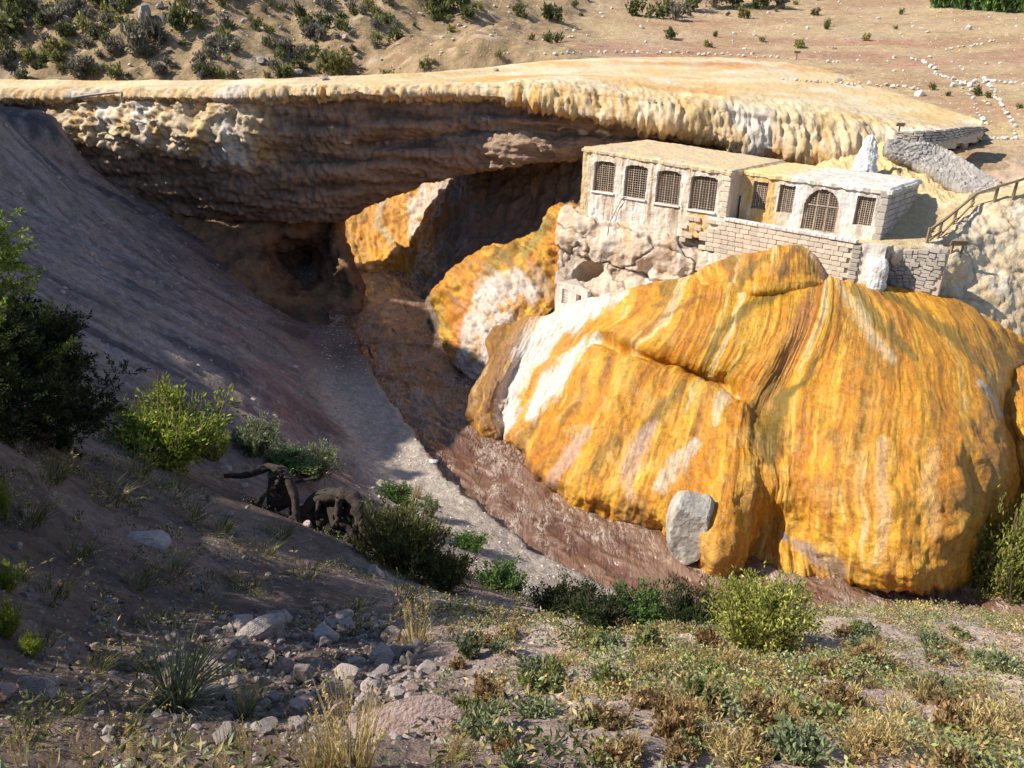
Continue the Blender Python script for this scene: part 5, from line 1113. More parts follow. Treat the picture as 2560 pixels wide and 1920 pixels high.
# ------------------------------------------------------------------ upper rubble wall and grey ramp wall
def wall_along(name, label, pix, hpx, Ys, me_l, rows_, seed, step=(0.3, 0.6)):
    r2_ = random.Random(seed); q = [P(x, y, Y) for (x, y), Y in zip(pix, Ys)]; root = thing(name, label, 'wall', tuple(q[0])); L_ = np.r_[0, np.cumsum([np.linalg.norm(q[k+1]-q[k]) for k in range(len(q)-1)])]; qa = np.array(q)
    hs = [h/FPX*depth_of(a) for h, a in zip(hpx, q)]; V, F_ = [], []
    at_ = lambda s: np.array([np.interp(s, L_, qa[:,i]) for i in range(3)]); hat = lambda s: np.interp(s, L_, hs)
    bx_ = []
    for k in range(len(q)-1):
        a, b = q[k], q[k+1]; h = min(hs[k], hs[k+1]); m = (a+b)/2; d = b-a; ln = np.linalg.norm(d[:2]); e = np.array([d[0]/ln, d[1]/ln, 0]); g = np.array([-e[1], e[0], 0]); g = g if g[1] > 0 else -g
        bx_.append(box_np(m+g*0.32+np.array([0,0,h/2-0.25-0.03]), [e, g, zv], [ln/2, 0.2, h/2+0.2-0.03]))
    V, F_ = join_boxes(bx_); under(root, link('core', mesh_np('core', V, F_, M_mortar, smooth=False)))
    for k in range(rows_):
        s = r2_.uniform(0, 0.3)
        while s < L_[-1]-0.1:
            ln = r2_.uniform(*step); c0 = at_(s+ln/2); e = at_(min(s+ln, L_[-1]))-at_(s); e[2] = 0; e /= np.linalg.norm(e); g = np.array([-e[1], e[0], 0]); hh = hat(s+ln/2)/rows_
            place_block('stone', me_l[r2_.randrange(len(me_l))], root, c0+np.array([0,0,hh*(k+0.5)])+r2_.uniform(-.05,.05)*g, [e, g, zv], [ln/2-0.015, 0.18, hh/2-0.012]); s += ln
    return root
wall_along('stone_wall', 'yellow-stained dry stone wall curving above the grey ramp', [(2236,345),(2290,362),(2350,358),(2400,345),(2452,330)], [16,34,34,28,14], [47.9,47.3,47.4,48.2,50.0], SG, 5, 5, (0.28, 0.55))
gr_ = [[P(2216,352,47.2),P(2300,360,46.9),P(2352,374,46.6),P(2420,412,45.0),P(2490,455,43.2),P(2515,466,42.9)],
       [P(2216,376,46.8),P(2290,392,46.4),P(2350,415,45.7),P(2410,448,44.2),P(2470,474,42.9),P(2505,474,42.7)],
       [P(2225,392,46.6),P(2280,412,46.1),P(2340,440,45.0),P(2390,470,43.6),P(2440,486,42.7),P(2490,484,42.5)]]
nr, nc = 70, 160; G = net(gr_, nr, nc); N = face_cam(G, normals(G)); p0 = G.reshape(-1,3); n = N.reshape(-1,3); uu = np.tile(np.linspace(0,1,nc), nr); vv = np.repeat(np.linspace(0,1,nr), nc)
ck, cid = cells(np.stack([uu*26, vv*7], -1), 25); pf = p0+n*(0.15+0.10*(cid-0.5)+0.08*sm(0.02, 0.2, ck))[:, None]; pb = p0-n*0.6
c_ = mix((0.33,0.30,0.275), (0.46,0.42,0.38), cid); c_ = mix(c_, (0.62,0.56,0.49), 0.5*sm(0.1, 0.5, fbm(p0*1.5, 4, 921)))
idx = np.arange(nr*nc).reshape(nr, nc); rim = np.r_[idx[0,:], idx[1:,-1], idx[-1,-2::-1], idx[-2:0:-1,0]]; r2 = np.roll(rim, -1); F_ = gridF(nr, nc)
link('ramp_wall', mesh_np('ramp_wall', np.vstack([pf, pb]), np.vstack([F_, F_[:, ::-1]+nr*nc, np.stack([rim, rim+nr*nc, r2+nr*nc, r2], -1)]), M_pale, np.vstack([c_, c_])), label='grey masonry wall of the ramp behind the bathhouse', cat='wall')
# ------------------------------------------------------------------ railing, signs, pipes
M_wood = mat_solid('weathered_wood_mat', (0.20,0.145,0.085), (0.34,0.26,0.165), 8, 0.9, 0.01, 30)
def tube(pts_, rad, sides=6):
    pts_ = np.asarray(pts_, float); n_ = len(pts_); rad = np.broadcast_to(np.asarray(rad, float), (n_,)); T_ = np.gradient(pts_, axis=0); T_ /= np.linalg.norm(T_, axis=1, keepdims=True)+1e-9
    ref = np.array([0.13,0.37,0.92]); A_ = np.cross(T_, ref); A_ /= np.linalg.norm(A_, axis=1, keepdims=True)+1e-9; B_ = np.cross(T_, A_)
    th = np.linspace(0, 2*np.pi, sides, endpoint=False); V = pts_[:, None]+rad[:, None, None]*(A_[:, None]*np.cos(th)[None, :, None]+B_[:, None]*np.sin(th)[None, :, None]); V = V.reshape(-1, 3)
    idx = np.arange(n_*sides).reshape(n_, sides); F_ = np.stack([idx[:-1], np.roll(idx[:-1], -1, 1), np.roll(idx[1:], -1, 1), idx[1:]], -1).reshape(-1, 4); return V, F_
posts = [((2317,608),(2320,577)), ((2345,597),(2353,552)), ((2383,562),(2388,522)), ((2428,520),(2433,487)), ((2486,505),(2491,465)), ((2532,497),(2542,452)), ((2600,470),(2608,425))]
pp = []
for (b0, t0) in posts:
    h = hit(b0[0], b0[1]-1, [bank_obj]); q = np.array(h[1]); ht_ = max(0.7, (b0[1]-t0[1])/FPX*depth_of(q)*1.0); pp.append((q, q+np.array([0,0,min(ht_, 1.15)])))
rail = thing('wooden_railing', 'weathered wooden handrail climbing beside the sandy path', 'railing', tuple(pp[0][0]))
for a, b in pp: under(rail, link('post', mesh_np('post', *bar(a-np.array([0,0,0.3]), b+np.array([0,0,0.03]), 0.055), M_wood, smooth=False)))
for k in range(len(pp)-1):
    o_ = np.array([0.02,-0.07,-0.02]); under(rail, link('top_rail', mesh_np('top_rail', *bar(pp[k][1]+o_, pp[k+1][1]+o_, 0.045, 0.055), M_wood, smooth=False)))
    if k in (0, 1, 2): 
        o_ = np.array([0.02,-0.13,0.0]); under(rail, link('lower_rail', mesh_np('lower_rail', *bar(pp[k][0]*0.8+pp[k][1]*0.2+o_, pp[k+1][0]*0.55+pp[k+1][1]*0.45+o_, 0.03, 0.04), M_wood, smooth=False)))
def sign(label, legs, wpx, hpx, objs, tilt=0.0, hgt=None):
    qs = [np.array(hit(x, y, objs)[1]) for x, y in legs]; z = max(q[2] for q in qs); dpt = depth_of(qs[0]); hh = hgt or 0.7; root = thing('sign', label, 'sign', tuple(qs[0]))
    for q in qs: under(root, link('leg', mesh_np('leg', *bar(q-np.array([0,0,0.2]), np.array([q[0], q[1], z+hh]), 0.04), M_wood, smooth=False)))
    c0 = sum(qs)/len(qs); c0[2] = z+hh; under(root, link('board', mesh_np('board', *box_np(c0+np.array([0,-0.06,-0.05]), [np.array([1.0,0.1,0]), np.array([-0.1,1.0,0])*math.cos(0.4)+np.array([0,0,0.4]), np.array([0,-0.39,0.92])], [wpx/FPX*dpt/2, 0.02, hpx/FPX*dpt/2]), M_wood, smooth=False)))
sign('two-legged wooden information board below the railed path', [(2378,633),(2402,637)], 44, 14, [bank_obj], hgt=0.55)
sign('wooden sign on one post at the edge of the yellow terrace', [(2246,333)], 22, 9, [arch_obj, hillside, bank_obj], hgt=0.55)
sign('small wooden sign standing behind the orange terrace', [(1990,150)], 16, 6, [hillside, arch_obj], hgt=0.8)
M_pipe = mat_solid('grey_pipe_mat', (0.30,0.26,0.22), (0.45,0.40,0.34), 5, 0.6, 0)
a, b = Pw(1003, 905, 0.15), P(1108, 862, 46.8); t = np.linspace(0, 1, 12)[:, None]; q = a*(1-t)+b*t; q[:,2] -= 0.35*np.sin(np.pi*t[:,0])
link('thin_pole', mesh_np('thin_pole', *tube(q, 0.022), mat_solid('pale_metal_mat', (0.6,0.6,0.58), (0.75,0.75,0.72), 5, 0.4, 0)), label='thin pale pole reaching from the orange mound over the river', cat='pole')
q = crom([P(195,243,60.5), P(245,236,60.2), P(310,230,59.3), P(313,242,59.2), P(318,252,59.2)], 24); q[:,1] -= 0.6
link('drain_pipe', mesh_np('drain_pipe', *tube(q, 0.09), M_pipe), label='bent rusty pipe along the upper edge of the bridge', cat='pipe')
w2 = opL[1]; s_ = w2['s1']-0.2
q = crom([FR.w(s_-0.2, 0.10, w2['z0']-0.02), FR.w(s_+0.1, 0.14, w2['z0']-0.05), FR.w(s_+0.45, 0.14, w2['z0']-0.7), FR.w(s_+0.75, 0.25, w2['z0']-1.5), P(1518,590,44.6), P(1506,630,44.5), P(1500,660,44.4)], 40)
link('hanging_cable', mesh_np('hanging_cable', *tube(q, 0.018), mat_solid('dark_cable_mat', (0.05,0.045,0.04), (0.09,0.08,0.07), 5, 0.7, 0)), label='dark cable hanging from the second bathhouse window down the cliff', cat='cable')
# ------------------------------------------------------------------ small ruined hut at the foot of the cliff
HF = Frame(P(1434,745,43.0)[:2], (P(1392,735,43.9)-P(1434,745,43.0))[:2]); sH1, zH1 = HF.hit(1392,706); sH0, zH0 = HF.hit(1434,716); zHb = P(1434,790,43.0)[2]
hut = thing('ruined_hut', 'tiny ruined stone hut with a barred window beneath the cave', 'hut', tuple(P(1434,770,43.0)))
wH = rect_open(HF, [(1407,724),(1419,727),(1418,759),(1407,757)], 0.0)
hc = lambda s, z: mix((0.60,0.52,0.43), (0.72,0.66,0.58), sm(-0.2, 0.3, fbm(np.stack([s*3, z*3, 0*s], -1), 4, 931)))
under(hut, link('front_wall', wall_panel('front_wall', HF, sH0, sH1, lambda s: 0*s+zHb, lin(sH0, zH0, sH1, zH1), 0.0, 0.25, [wH], M_plaster, hc, 0.04, 0.05, 0.02, 51)))
HG = Frame(HF.w(sH0, 0, 0)[:2], (P(1470,735,42.2)-np.array([*HF.w(sH0,0,0)[:2], 0]))[:2]); sG, zG = HG.hit(1470, 722)
wG = rect_open(HG, [(1441,738),(1452,740),(1451,764),(1441,764)], 0.0)
under(hut, link('side_wall', wall_panel('side_wall', HG, 0.0 if sG > 0 else sG, sG if sG > 0 else 0.0, lambda s: 0*s+zHb, lambda s: 0*s+zH0-0.02*np.abs(s), 0.0, 0.25, [wG], M_plaster, hc, 0.04, 0.08, 0.02, 53)))
L_ = []
for k in range(4): L_.append(box_np(HF.w(wH['s0']+(k+0.5)/4*(wH['s1']-wH['s0']), -0.1, (wH['z0']+wH['z1'])/2), [np.array([*HF.d,0]), np.array([*HF.n,0]), zv], [0.012,0.012,(wH['z1']-wH['z0'])/2]))
for k in range(5): L_.append(box_np(HF.w((wH['s0']+wH['s1'])/2, -0.085, wH['z0']+(k+0.5)/5*(wH['z1']-wH['z0'])), [np.array([*HF.d,0]), np.array([*HF.n,0]), zv], [(wH['s1']-wH['s0'])/2,0.012,0.012]))
V, F_ = join_boxes(L_); under(hut, link('grille', mesh_np('grille', V, F_, M_coping, smooth=False)))
q4 = np.array([HF.w(sH1,0,zH1-0.03), HF.w(sH0,0,zH0-0.03), HG.w(sG,0,zH0-0.05), HF.w(sH1,-1.6,zH1)]); V = np.vstack([q4, q4-np.array([0,0,0.12])])
under(hut, link('roof', mesh_np('roof', V, np.array([[0,1,2,3],[7,6,5,4],[0,4,5,1],[1,5,6,2],[2,6,7,3],[3,7,4,0]]), M_plaster, np.tile((0.5,0.42,0.35), (8,1)), smooth=False)))
# ------------------------------------------------------------------ plants
def unit(v): return v/np.maximum(np.linalg.norm(v, axis=-1, keepdims=True), 1e-9)
def leafs(C, D, L_, Wd, colr, g):
    """rhombic leaves: base C, direction D, length, width, colour (n,3)"""
    n_ = len(C); D = unit(D); S = unit(np.cross(D, unit(g.normal(size=(n_, 3))))); L_ = np.broadcast_to(L_, (n_,))[:, None]; Wd = np.broadcast_to(Wd, (n_,))[:, None]
    N_ = np.cross(D, S); V = np.stack([C, C+D*L_*0.45+S*Wd*0.5+N_*Wd*0.12, C+D*L_, C+D*L_*0.45-S*Wd*0.5+N_*Wd*0.12], 1).reshape(-1, 3)
    return V, np.arange(4*n_).reshape(-1, 4), np.repeat(colr, 4, axis=0)
def palette(g, n_, cols, jit=0.25):
    cols = np.array(cols); c_ = cols[g.integers(0, len(cols), n_)]; return np.clip(c_*(1+jit*g.normal(size=(n_, 1))), 0.004, 0.9)
class Acc:
    def __init__(s): s.V, s.F, s.C, s.k = [], [], [], 0
    def add(s, V, F_, C): s.V.append(V); s.F.append(F_+s.k); s.C.append(np.broadcast_to(C, (len(V), 3))); s.k += len(V)
    def mesh(s, name, mat, smooth=False): return mesh_np(name, np.vstack(s.V), np.vstack(s.F), mat, np.vstack(s.C), smooth)
M_leaf = mat_leaf('leaf_mat', 0.35); M_straw = mat_leaf('straw_mat', 0.3, 0.7); M_stem = mat_attr('stem_mat', 0.9, 0.1, 20, 0.3, ((30, 0.005),))
PAL = dict(lime=[(0.28,0.36,0.04),(0.20,0.28,0.03),(0.38,0.40,0.07)], sage=[(0.26,0.30,0.16),(0.20,0.24,0.115),(0.33,0.36,0.21)], dark=[(0.035,0.055,0.018),(0.05,0.075,0.02),(0.03,0.045,0.02)], olive=[(0.11,0.115,0.03),(0.15,0.15,0.045),(0.08,0.09,0.025)],
           green=[(0.10,0.18,0.045),(0.14,0.24,0.06),(0.08,0.14,0.035)], yellow=[(0.36,0.37,0.07),(0.28,0.30,0.06),(0.44,0.42,0.11),(0.18,0.21,0.04)], straw=[(0.50,0.38,0.16),(0.42,0.31,0.12),(0.58,0.46,0.22)], grey=[(0.13,0.13,0.10),(0.17,0.16,0.12),(0.10,0.10,0.08)],
           dry=[(0.34,0.21,0.09),(0.28,0.17,0.07),(0.40,0.28,0.13),(0.26,0.19,0.10)], farg=[(0.14,0.15,0.05),(0.18,0.19,0.07),(0.10,0.115,0.04)], fary=[(0.27,0.26,0.08),(0.22,0.22,0.07),(0.32,0.29,0.11)], fare=[(0.24,0.215,0.16),(0.20,0.18,0.135),(0.28,0.25,0.18)])
PAL['herb'] = [(0.27,0.29,0.10),(0.21,0.25,0.085),(0.33,0.32,0.14)]
def shrub(name, seed, pal, n_br=40, twigs=6, leaf_n=9, L_=0.10, Wd=0.045, up_=0.6, flat=1.0, spread=1.0, fuzz=0.06, parts=True, stemc=(0.16,0.12,0.08), clump=0.0):
    """unit shrub: radius about 1, height about 1; branches from the base, twigs, leaves along the twigs"""
    g = np.random.default_rng(seed); lf, st = Acc(), Acc(); ph = g.uniform(0, 6.28, 2)
    for _ in range(n_br):
        a = g.uniform(0, 2*np.pi); r_ = np.sqrt(g.random())*spread; fa = (0.80+0.30*np.sin(2*a+ph[0])*np.sin(3*a+ph[1]))*g.uniform(0.78, 1.16); r_ = r_*fa; top = np.array([np.cos(a)*r_, np.sin(a)*r_, (0.35+0.65*np.sqrt(max(0, 1-0.8*(r_/max(spread, 1e-6))**2)))*flat*fa])
        base = np.array([np.cos(a), np.sin(a), 0])*0.12*g.random(); mid = base*0.4+top*0.6+np.array([0, 0, -0.10*r_])+g.normal(size=3)*0.05
        path_ = crom([base, base*0.6+mid*0.4, mid, top], 8)
        if parts: st.add(*tube(path_, np.linspace(0.022, 0.006, 8), 4), stemc)
        for _t in range(twigs if g.random() > 0.13 else 0):
            s = g.uniform(0.45, 1.0); b = path_[int(s*7)]; d = unit(np.array([top[0]-base[0], top[1]-base[1], up_])*0.8+g.normal(size=3)*0.55); ln = g.uniform(0.14, 0.30)
            tt = g.uniform(0.15, 1.0, leaf_n)[:, None]; C = b+d*ln*tt+g.normal(size=(leaf_n, 3))*fuzz*0.5; Dl = unit(d*0.9+g.normal(size=(leaf_n, 3))*0.7+np.array([0, 0, 0.25]))
            lf.add(*leafs(C, Dl, L_*g.uniform(0.7, 1.2, leaf_n), Wd, palette(g, leaf_n, PAL[pal])*g.uniform(0.8, 1.2), g))
    return lf.mesh('foliage', M_leaf), (st.mesh('stem', M_stem) if parts else None)
def blades(name, seed, pal, n_, h=(0.6,1.0), lean=0.5, w=0.012, seeds=0, rb=0.12, curl=0.3):
    g = np.random.default_rng(seed); ac = Acc()
    for k in range(n_):
        a = g.uniform(0, 6.283); r_ = rb*np.sqrt(g.random()); b = np.array([np.cos(a)*r_, np.sin(a)*r_, -0.02]); ln = g.uniform(*h); l_ = lean*g.random()**0.7; aa = a+g.normal()*0.5
        t = np.array([0, 0.35, 0.7, 1.0]); out = np.array([np.cos(aa), np.sin(aa), 0]); P_ = b+out*(l_*ln*t**(1+curl*2))[:, None]+np.array([0,0,1])*(ln*np.sqrt(max(0.15, 1-l_*l_*0.8))*(t-curl*l_*t**2*0.6))[:, None]
        sd_ = np.array([-np.sin(aa+1.0), np.cos(aa+1.0), 0])*w*0.5; wd = np.array([1, 0.9, 0.6, 0.08])[:, None]
        V = np.stack([P_-sd_*wd, P_+sd_*wd], 1).reshape(-1, 3); F_ = np.array([[0,1,3,2],[2,3,5,4],[4,5,7,6]]); ac.add(V, F_, palette(g, 1, PAL[pal])[0])
        if seeds and g.random() < seeds:
            m = 16; tt = g.uniform(0.72, 1.0, m); C = np.stack([np.interp(tt, t, P_[:, i]) for i in range(3)], -1); ac.add(*leafs(C, unit(g.normal(size=(m, 3))*0.7+np.array([0,0,0.8])), 0.05*g.uniform(0.7,1.3,m), 0.014, palette(g, m, PAL['straw']), g))
    return ac.mesh('grass', M_straw)
def put_plant(name, meshes, loc, r_, h, label, cat, group=None, rz=None, single=False, ex=1.0):
    fol, stm = meshes; rz = rr.uniform(0, 6.28) if rz is None else rz
    if single or stm is None:
        o = bpy.data.objects.new(name, fol); col.objects.link(o); o.location = loc; o.scale = (r_, r_*ex, h); o.rotation_euler = (0, 0, rz); return tag(o, label, cat, group)
    root = thing(name, label, cat, loc, rz, group); root.scale = (r_, r_*ex, h)
    for nm, me in (('foliage', fol), ('stem', stm)): link(nm, me, root)
    return root
def px_plant(name, meshes, px, py, wpx, hpx, label, cat, group=None, objs=None, single=False, rz=None, sink=0.05):
    h = hit(px, py, objs)
    if not h: return None
    k = depth_of(h[1])/FPX; loc = h[1]-Vector((0, 0, sink*hpx*k)); e_ = 1.0 if single else 1.22; return put_plant(name, meshes, loc, wpx*k/2*e_, hpx*k*1.12*e_, label, cat, group, rz, single)
# far shrubs -------------------------------------------------------------
FS = {k: [shrub('far', 100+7*i+ord(k[-1]), k, 16, 4, 5, 0.30, 0.16, 0.5, 0.9, 1.0, 0.16, False) for i in range(3)] for k in ('farg', 'fary', 'fare')}
FLAB = dict(farg=('dark green low shrub on the dry slope behind the bridge', 'dark green shrubs on the far slope'), fary=('yellowish green low shrub on the dry slope behind the bridge', 'yellow-green shrubs on the far slope'), fare=('grey leafless-looking shrub on the dry slope behind the bridge', 'grey shrubs on the far slope'))
def far(px, py, w, kind):
    lb, gp = FLAB[kind]; px_plant('shrub', rr.choice(FS[kind]), px, py, w, w*rr.uniform(0.55, 0.8), lb, 'shrub', gp, [hillside], True)
for (x, y, w, k) in [(450,75,85,'farg'),(850,188,80,'fary'),(820,180,70,'fary'),(290,195,60,'fary'),(215,180,70,'fare'),(350,140,90,'fare'),(390,110,90,'fare'),(140,135,60,'fary'),(180,40,70,'fare'),(130,60,80,'fare'),(20,90,110,'farg'),(30,40,120,'farg'),(15,150,70,'farg'),
                     (1110,35,110,'farg'),(1150,25,80,'farg'),(1170,45,60,'farg'),(1085,45,60,'farg'),(1380,50,60,'farg'),(1300,35,50,'farg'),(1365,45,45,'farg'),(1665,42,60,'farg'),(1690,52,70,'fare'),(1590,40,60,'farg'),(1640,45,60,'farg'),(1375,108,40,'farg'),(1395,108,35,'farg'),(1095,52,30,'fary'),(1120,55,30,'fary'),
                     (1672,98,40,'farg'),(1770,118,30,'fary'),(1996,120,36,'fary'),(1245,142,22,'fary'),(1060,170,35,'fary'),(1085,160,20,'fary'),(2445,240,34,'farg'),(2470,244,22,'farg'),(2371,240,18,'farg'),(2330,226,24,'farg'),(2548,272,22,'farg'),(1860,45,40,'fary'),(2000,118,30,'fary'),(1780,20,90,'fare'),(1830,14,90,'farg'),(1900,18,90,'farg'),(1720,28,80,'farg'),(1950,22,60,'fare')]: far(x, y, w, k)
for _ in range(215):
    x, y = rr.uniform(0, 1000)**1.0, rr.uniform(-20, 203)
    if x > 800 and y > 120 and rr.random() < 0.6: continue
    far(x, y, rr.uniform(16, 52), rr.choice(('farg', 'fary', 'fare', 'fare', 'farg')))
for _ in range(26): far(rr.uniform(1000, 2300), rr.uniform(-10, 110), rr.uniform(12, 34), rr.choice(('farg', 'fary')))
GT = [shrub('fartree', 140+i, 'green', 26, 5, 7, 0.22, 0.13, 0.6, 1.0, 1.0, 0.14, False) for i in range(2)]
for x in range(2340, 2640, 26): px_plant('bush', GT[x % 2], x, 18+(x-2340)*0.07, 60, 60, 'bright green leafy bush in the dense row at the top of the slope', 'bush', 'green bushes at the top of the slope', [hillside], True)
# near shrubs -----------------------------------------------------------
S_lime = shrub('s', 1, 'lime', 90, 8, 12, 0.075, 0.03, 0.7); S_sage = shrub('s', 2, 'sage', 70, 7, 12, 0.10, 0.035, 0.9); S_dark = shrub('s', 3, 'dark', 80, 8, 11, 0.085, 0.035, 0.6)
S_olive = shrub('s', 4, 'olive', 90, 8, 11, 0.075, 0.03, 0.7); S_green = shrub('s', 5, 'green', 70, 7, 12, 0.09, 0.04, 0.5, 0.8); S_yel = shrub('s', 6, 'yellow', 110, 9, 14, 0.06, 0.022, 1.2, 1.0, 0.85); S_yel2 = shrub('s', 8, 'yellow', 120, 9, 14, 0.055, 0.022, 0.9, 1.0, 1.0)
px_plant('shrub', S_lime, 420,1165,330,150, 'bright lime green bushy shrub lit by the sun on the shaded slope', 'shrub')
px_plant('shrub', S_yel2, 535,1150,110,80, 'small yellow-flowered shrub growing into the lime green shrub', 'shrub')
px_plant('shrub', S_sage, 790,1195,130,68, 'pale sage green cushion shrub above the dead roots', 'shrub')
px_plant('shrub', S_sage, 640,1140,150,75, 'loose sage green plant between the lime shrub and the dead roots', 'shrub')
px_plant('shrub', S_green, 990,1255,110,48, 'low green cushion plant at the edge of the gravel bar', 'shrub')
px_plant('shrub', S_olive, 1010,1430,250,165, 'large dark olive bush behind the dead roots', 'bush')
px_plant('shrub', S_olive, 1110,1475,160,100, 'dark olive bush below the larger olive bush', 'bush')
px_plant('shrub', S_green, 1170,1370,95,42, 'fresh green patch of low plants beside the gravel bar', 'plant')
px_plant('shrub', S_sage, 1075,1290,60,40, 'tiny sage plant on the gravel bar', 'plant')
px_plant('shrub', S_green, 1255,1475,140,72, 'fresh green leafy bush sloping to the river bank', 'bush')
px_plant('shrub', S_green, 700,1165,200,30, 'flat green ground plant under the sage cushion', 'plant')
for (x, y, w, h_, lb) in [(1400,1545,170,85,'dark bush next to the fresh green bush above the river'), (1500,1560,170,80,'dark low bush in the middle of the hedge above the river'), (1610,1565,190,95,'dark green bush in the hedge above the river'), (1720,1580,160,105,'dark green bush touching the bright yellow-green shrub')]:
    px_plant('shrub', S_dark if x != 1610 else S_green, x, y, w, h_, lb, 'bush')
px_plant('shrub', S_yel, 1880,1620,330,175, 'bright yellow-green feathery shrub alone on the sunlit slope', 'shrub')
for (x, y, w, h_, lb) in [(2490,1525,290,235,'tall yellow-green bush beside the orange mound'), (2410,1520,130,95,'low yellow-green bush at the foot of the tall one'), (2600,1545,260,290,'tall yellow-green bush at the end of the earth crest')]:
    px_plant('shrub', S_yel2, x, y, w, h_, lb, 'bush')
for (x, y, w, h_, lb) in [(25,1590,70,80,'small lime green sprig beside the shaded stones'), (80,1640,60,50,'low yellowish sprig on the shaded soil'), (10,1300,60,120,'leafy pale stem at the shaded slope above the sprigs'), (20,1480,80,60,'small sprig catching light near the brown boulder')]:
    px_plant('shrub', S_lime, x, y, w, h_, lb, 'plant')
# the tree and bush on the left
def tree(name, loc, H, R_, label, seed, pal, lean=(0,0)):
    g = np.random.default_rng(seed); root = thing(name, label, 'tree', loc); lf, st = Acc(), Acc()
    tr = crom([np.zeros(3), np.array([0.06*R_, 0, 0.3*H]), np.array([lean[0]*0.5, lean[1]*0.5, 0.62*H]), np.array([lean[0], lean[1], 0.96*H])], 14); link('trunk', mesh_np('trunk', *tube(tr, np.linspace(0.13, 0.02, 14), 8), M_stem, np.tile((0.15,0.11,0.08), (14*8,1))), root)
    for k in range(46):
        s = g.uniform(0.12, 1.0); b = tr[int(s*13)]; a = g.uniform(0, 6.283); ln = R_*(1.05-0.75*s**1.6)*g.uniform(0.6, 1.1); tip = b+np.array([np.cos(a)*ln, np.sin(a)*ln, ln*g.uniform(0.1, 0.75)]); pth = crom([b, (b+tip)/2+np.array([0,0,-0.08*ln]), tip], 9)
        st.add(*tube(pth, np.linspace(0.035, 0.008, 9), 4), (0.15,0.11,0.08))
        for _ in range(11):
            q = pth[g.integers(3, 9)]+g.normal(size=3)*0.05*R_; d = unit(unit(tip-b)*0.8+g.normal(size=3)*0.6+np.array([0,0,0.35])); tl = g.uniform(0.22, 0.5); m = 38; t = g.uniform(0.05, 1, m)[:, None]
            C = q+d*tl*t+g.normal(size=(m,3))*0.02; lf.add(*leafs(C, unit(d*0.8+g.normal(size=(m,3))*0.75), 0.085*g.uniform(0.7,1.25,m), 0.030, palette(g, m, PAL[pal])*g.uniform(0.8,1.2), g))
    link('branches', st.mesh('branches', M_stem), root); link('crown', lf.mesh('crown', M_leaf), root); return root
PAL['tree'] = [(0.20,0.26,0.04),(0.14,0.19,0.03),(0.26,0.30,0.06)]; PAL['bush'] = [(0.045,0.06,0.018),(0.065,0.08,0.02),(0.035,0.05,0.015)]
def foot(x, y): return Vector((x, y, float(zland(np.array([x]), np.array([y]))[0])-0.1))
q = P(15, 1050, 12.6); f_ = foot(q[0], q[1]); tree('tree', f_, P(0,440,12.6)[2]-f_[2], 1.15, 'feathery tree with sunlit lime green top at the left edge', 301, 'tree', (0.12, 0))
q = P(150, 1080, 13.2); f_ = foot(q[0], q[1]); tree('bush', f_, max(1.4, P(150,770,13.2)[2]-f_[2]), 1.05, 'dark dense bush in the shade below the feathery tree', 302, 'bush')
q = P(30, 1080, 12.0); f_ = foot(q[0], q[1]); tree('bush', f_, max(1.4, P(30,820,12.0)[2]-f_[2]), 0.9, 'dark bush under the trunk of the feathery tree', 304, 'bush')
# more trees of the same grove, on the hill to the left: they throw the shade over the near slope
TP = tree('tree', foot(-8.6, 10.0), 3.2, 1.6, 'feathery tree on the hill left of the dead roots', 303, 'tree')
for (x, y, s) in [(-5.6,5.2,0.62),(-6.6,6.6,0.7),(-7.4,8.2,0.85),(-4.9,3.9,0.5),(-24.0,28.5,0.7),(-28.0,33.0,0.9),(-12.6,13.2,0.9),(-9.2,7.6,1.0),(-8.4,9.4,0.6)]:
    t_ = dup(TP); t_.location = foot(x, y); t_.scale = (s, s, s); t_.rotation_euler = (0, 0, rr.uniform(0, 6.28)); tag(t_, 'feathery tree of the grove on the hill left of the slope', 'tree', 'trees of the grove on the left hill')
# grass -------------------------------------------------------------------
B_green = blades('g', 1, 'sage', 150, (0.5,1.0), 0.9, 0.016); B_straw = blades('g', 2, 'straw', 120, (0.5,1.0), 0.45, 0.012, 0.25, 0.22); B_seed = blades('g', 3, 'straw', 26, (0.6,1.0), 0.35, 0.012, 0.8, 0.14); B_dry = blades('g', 4, 'straw', 170, (0.6,1.0), 0.55, 0.02, 0.0, 0.30, 0.2); B_mix = blades('g', 5, 'olive', 90, (0.4,1.0), 0.7, 0.014, 0.1, 0.25)
def px_grass(me, px, py, wpx, hpx, label, group=None, name='grass_tuft'):
    h = hit(px, py)
    if not h: return
    k = depth_of(h[1])/FPX; o = bpy.data.objects.new(name, me); col.objects.link(o); o.location = h[1]; s = hpx*k*1.15; o.scale = (wpx*k, wpx*k, s); o.rotation_euler = (0, 0, rr.uniform(0, 6.28)); tag(o, label, 'grass', group)
px_grass(B_green, 440,1760,330,215, 'big grey-green grass tuft beside the rubble'); px_grass(B_straw, 880,1935,240,290, 'tall straw-coloured grass clump in front of the pink slab'); px_grass(B_straw, 800,1940,170,190, 'shorter straw grass clump beside the tall one')
px_grass(B_seed, 1040,1610,170,150, 'dry seed-head grass at the ravine edge'); px_grass(B_straw, 1030,1610,150,60, 'low dry tuft under the seed heads'); px_grass(B_seed, 1265,1610,150,110, 'thin dry stalks on the crest right of the ravine')
px_grass(B_green, 610,1800,150,110, 'small green grass tuft among the rubble stones'); px_grass(B_seed, 620,1800,120,120, 'seed stalks rising from the small green tuft')
px_grass(B_dry, 340,1062,75,75, 'golden round dry grass tuft above the lime shrub'); px_grass(B_dry, 425,1075,75,70, 'second golden grass tuft touching the lime shrub'); px_grass(B_dry, 1040,1245,40,40, 'golden dry tuft on the green cushion plant')
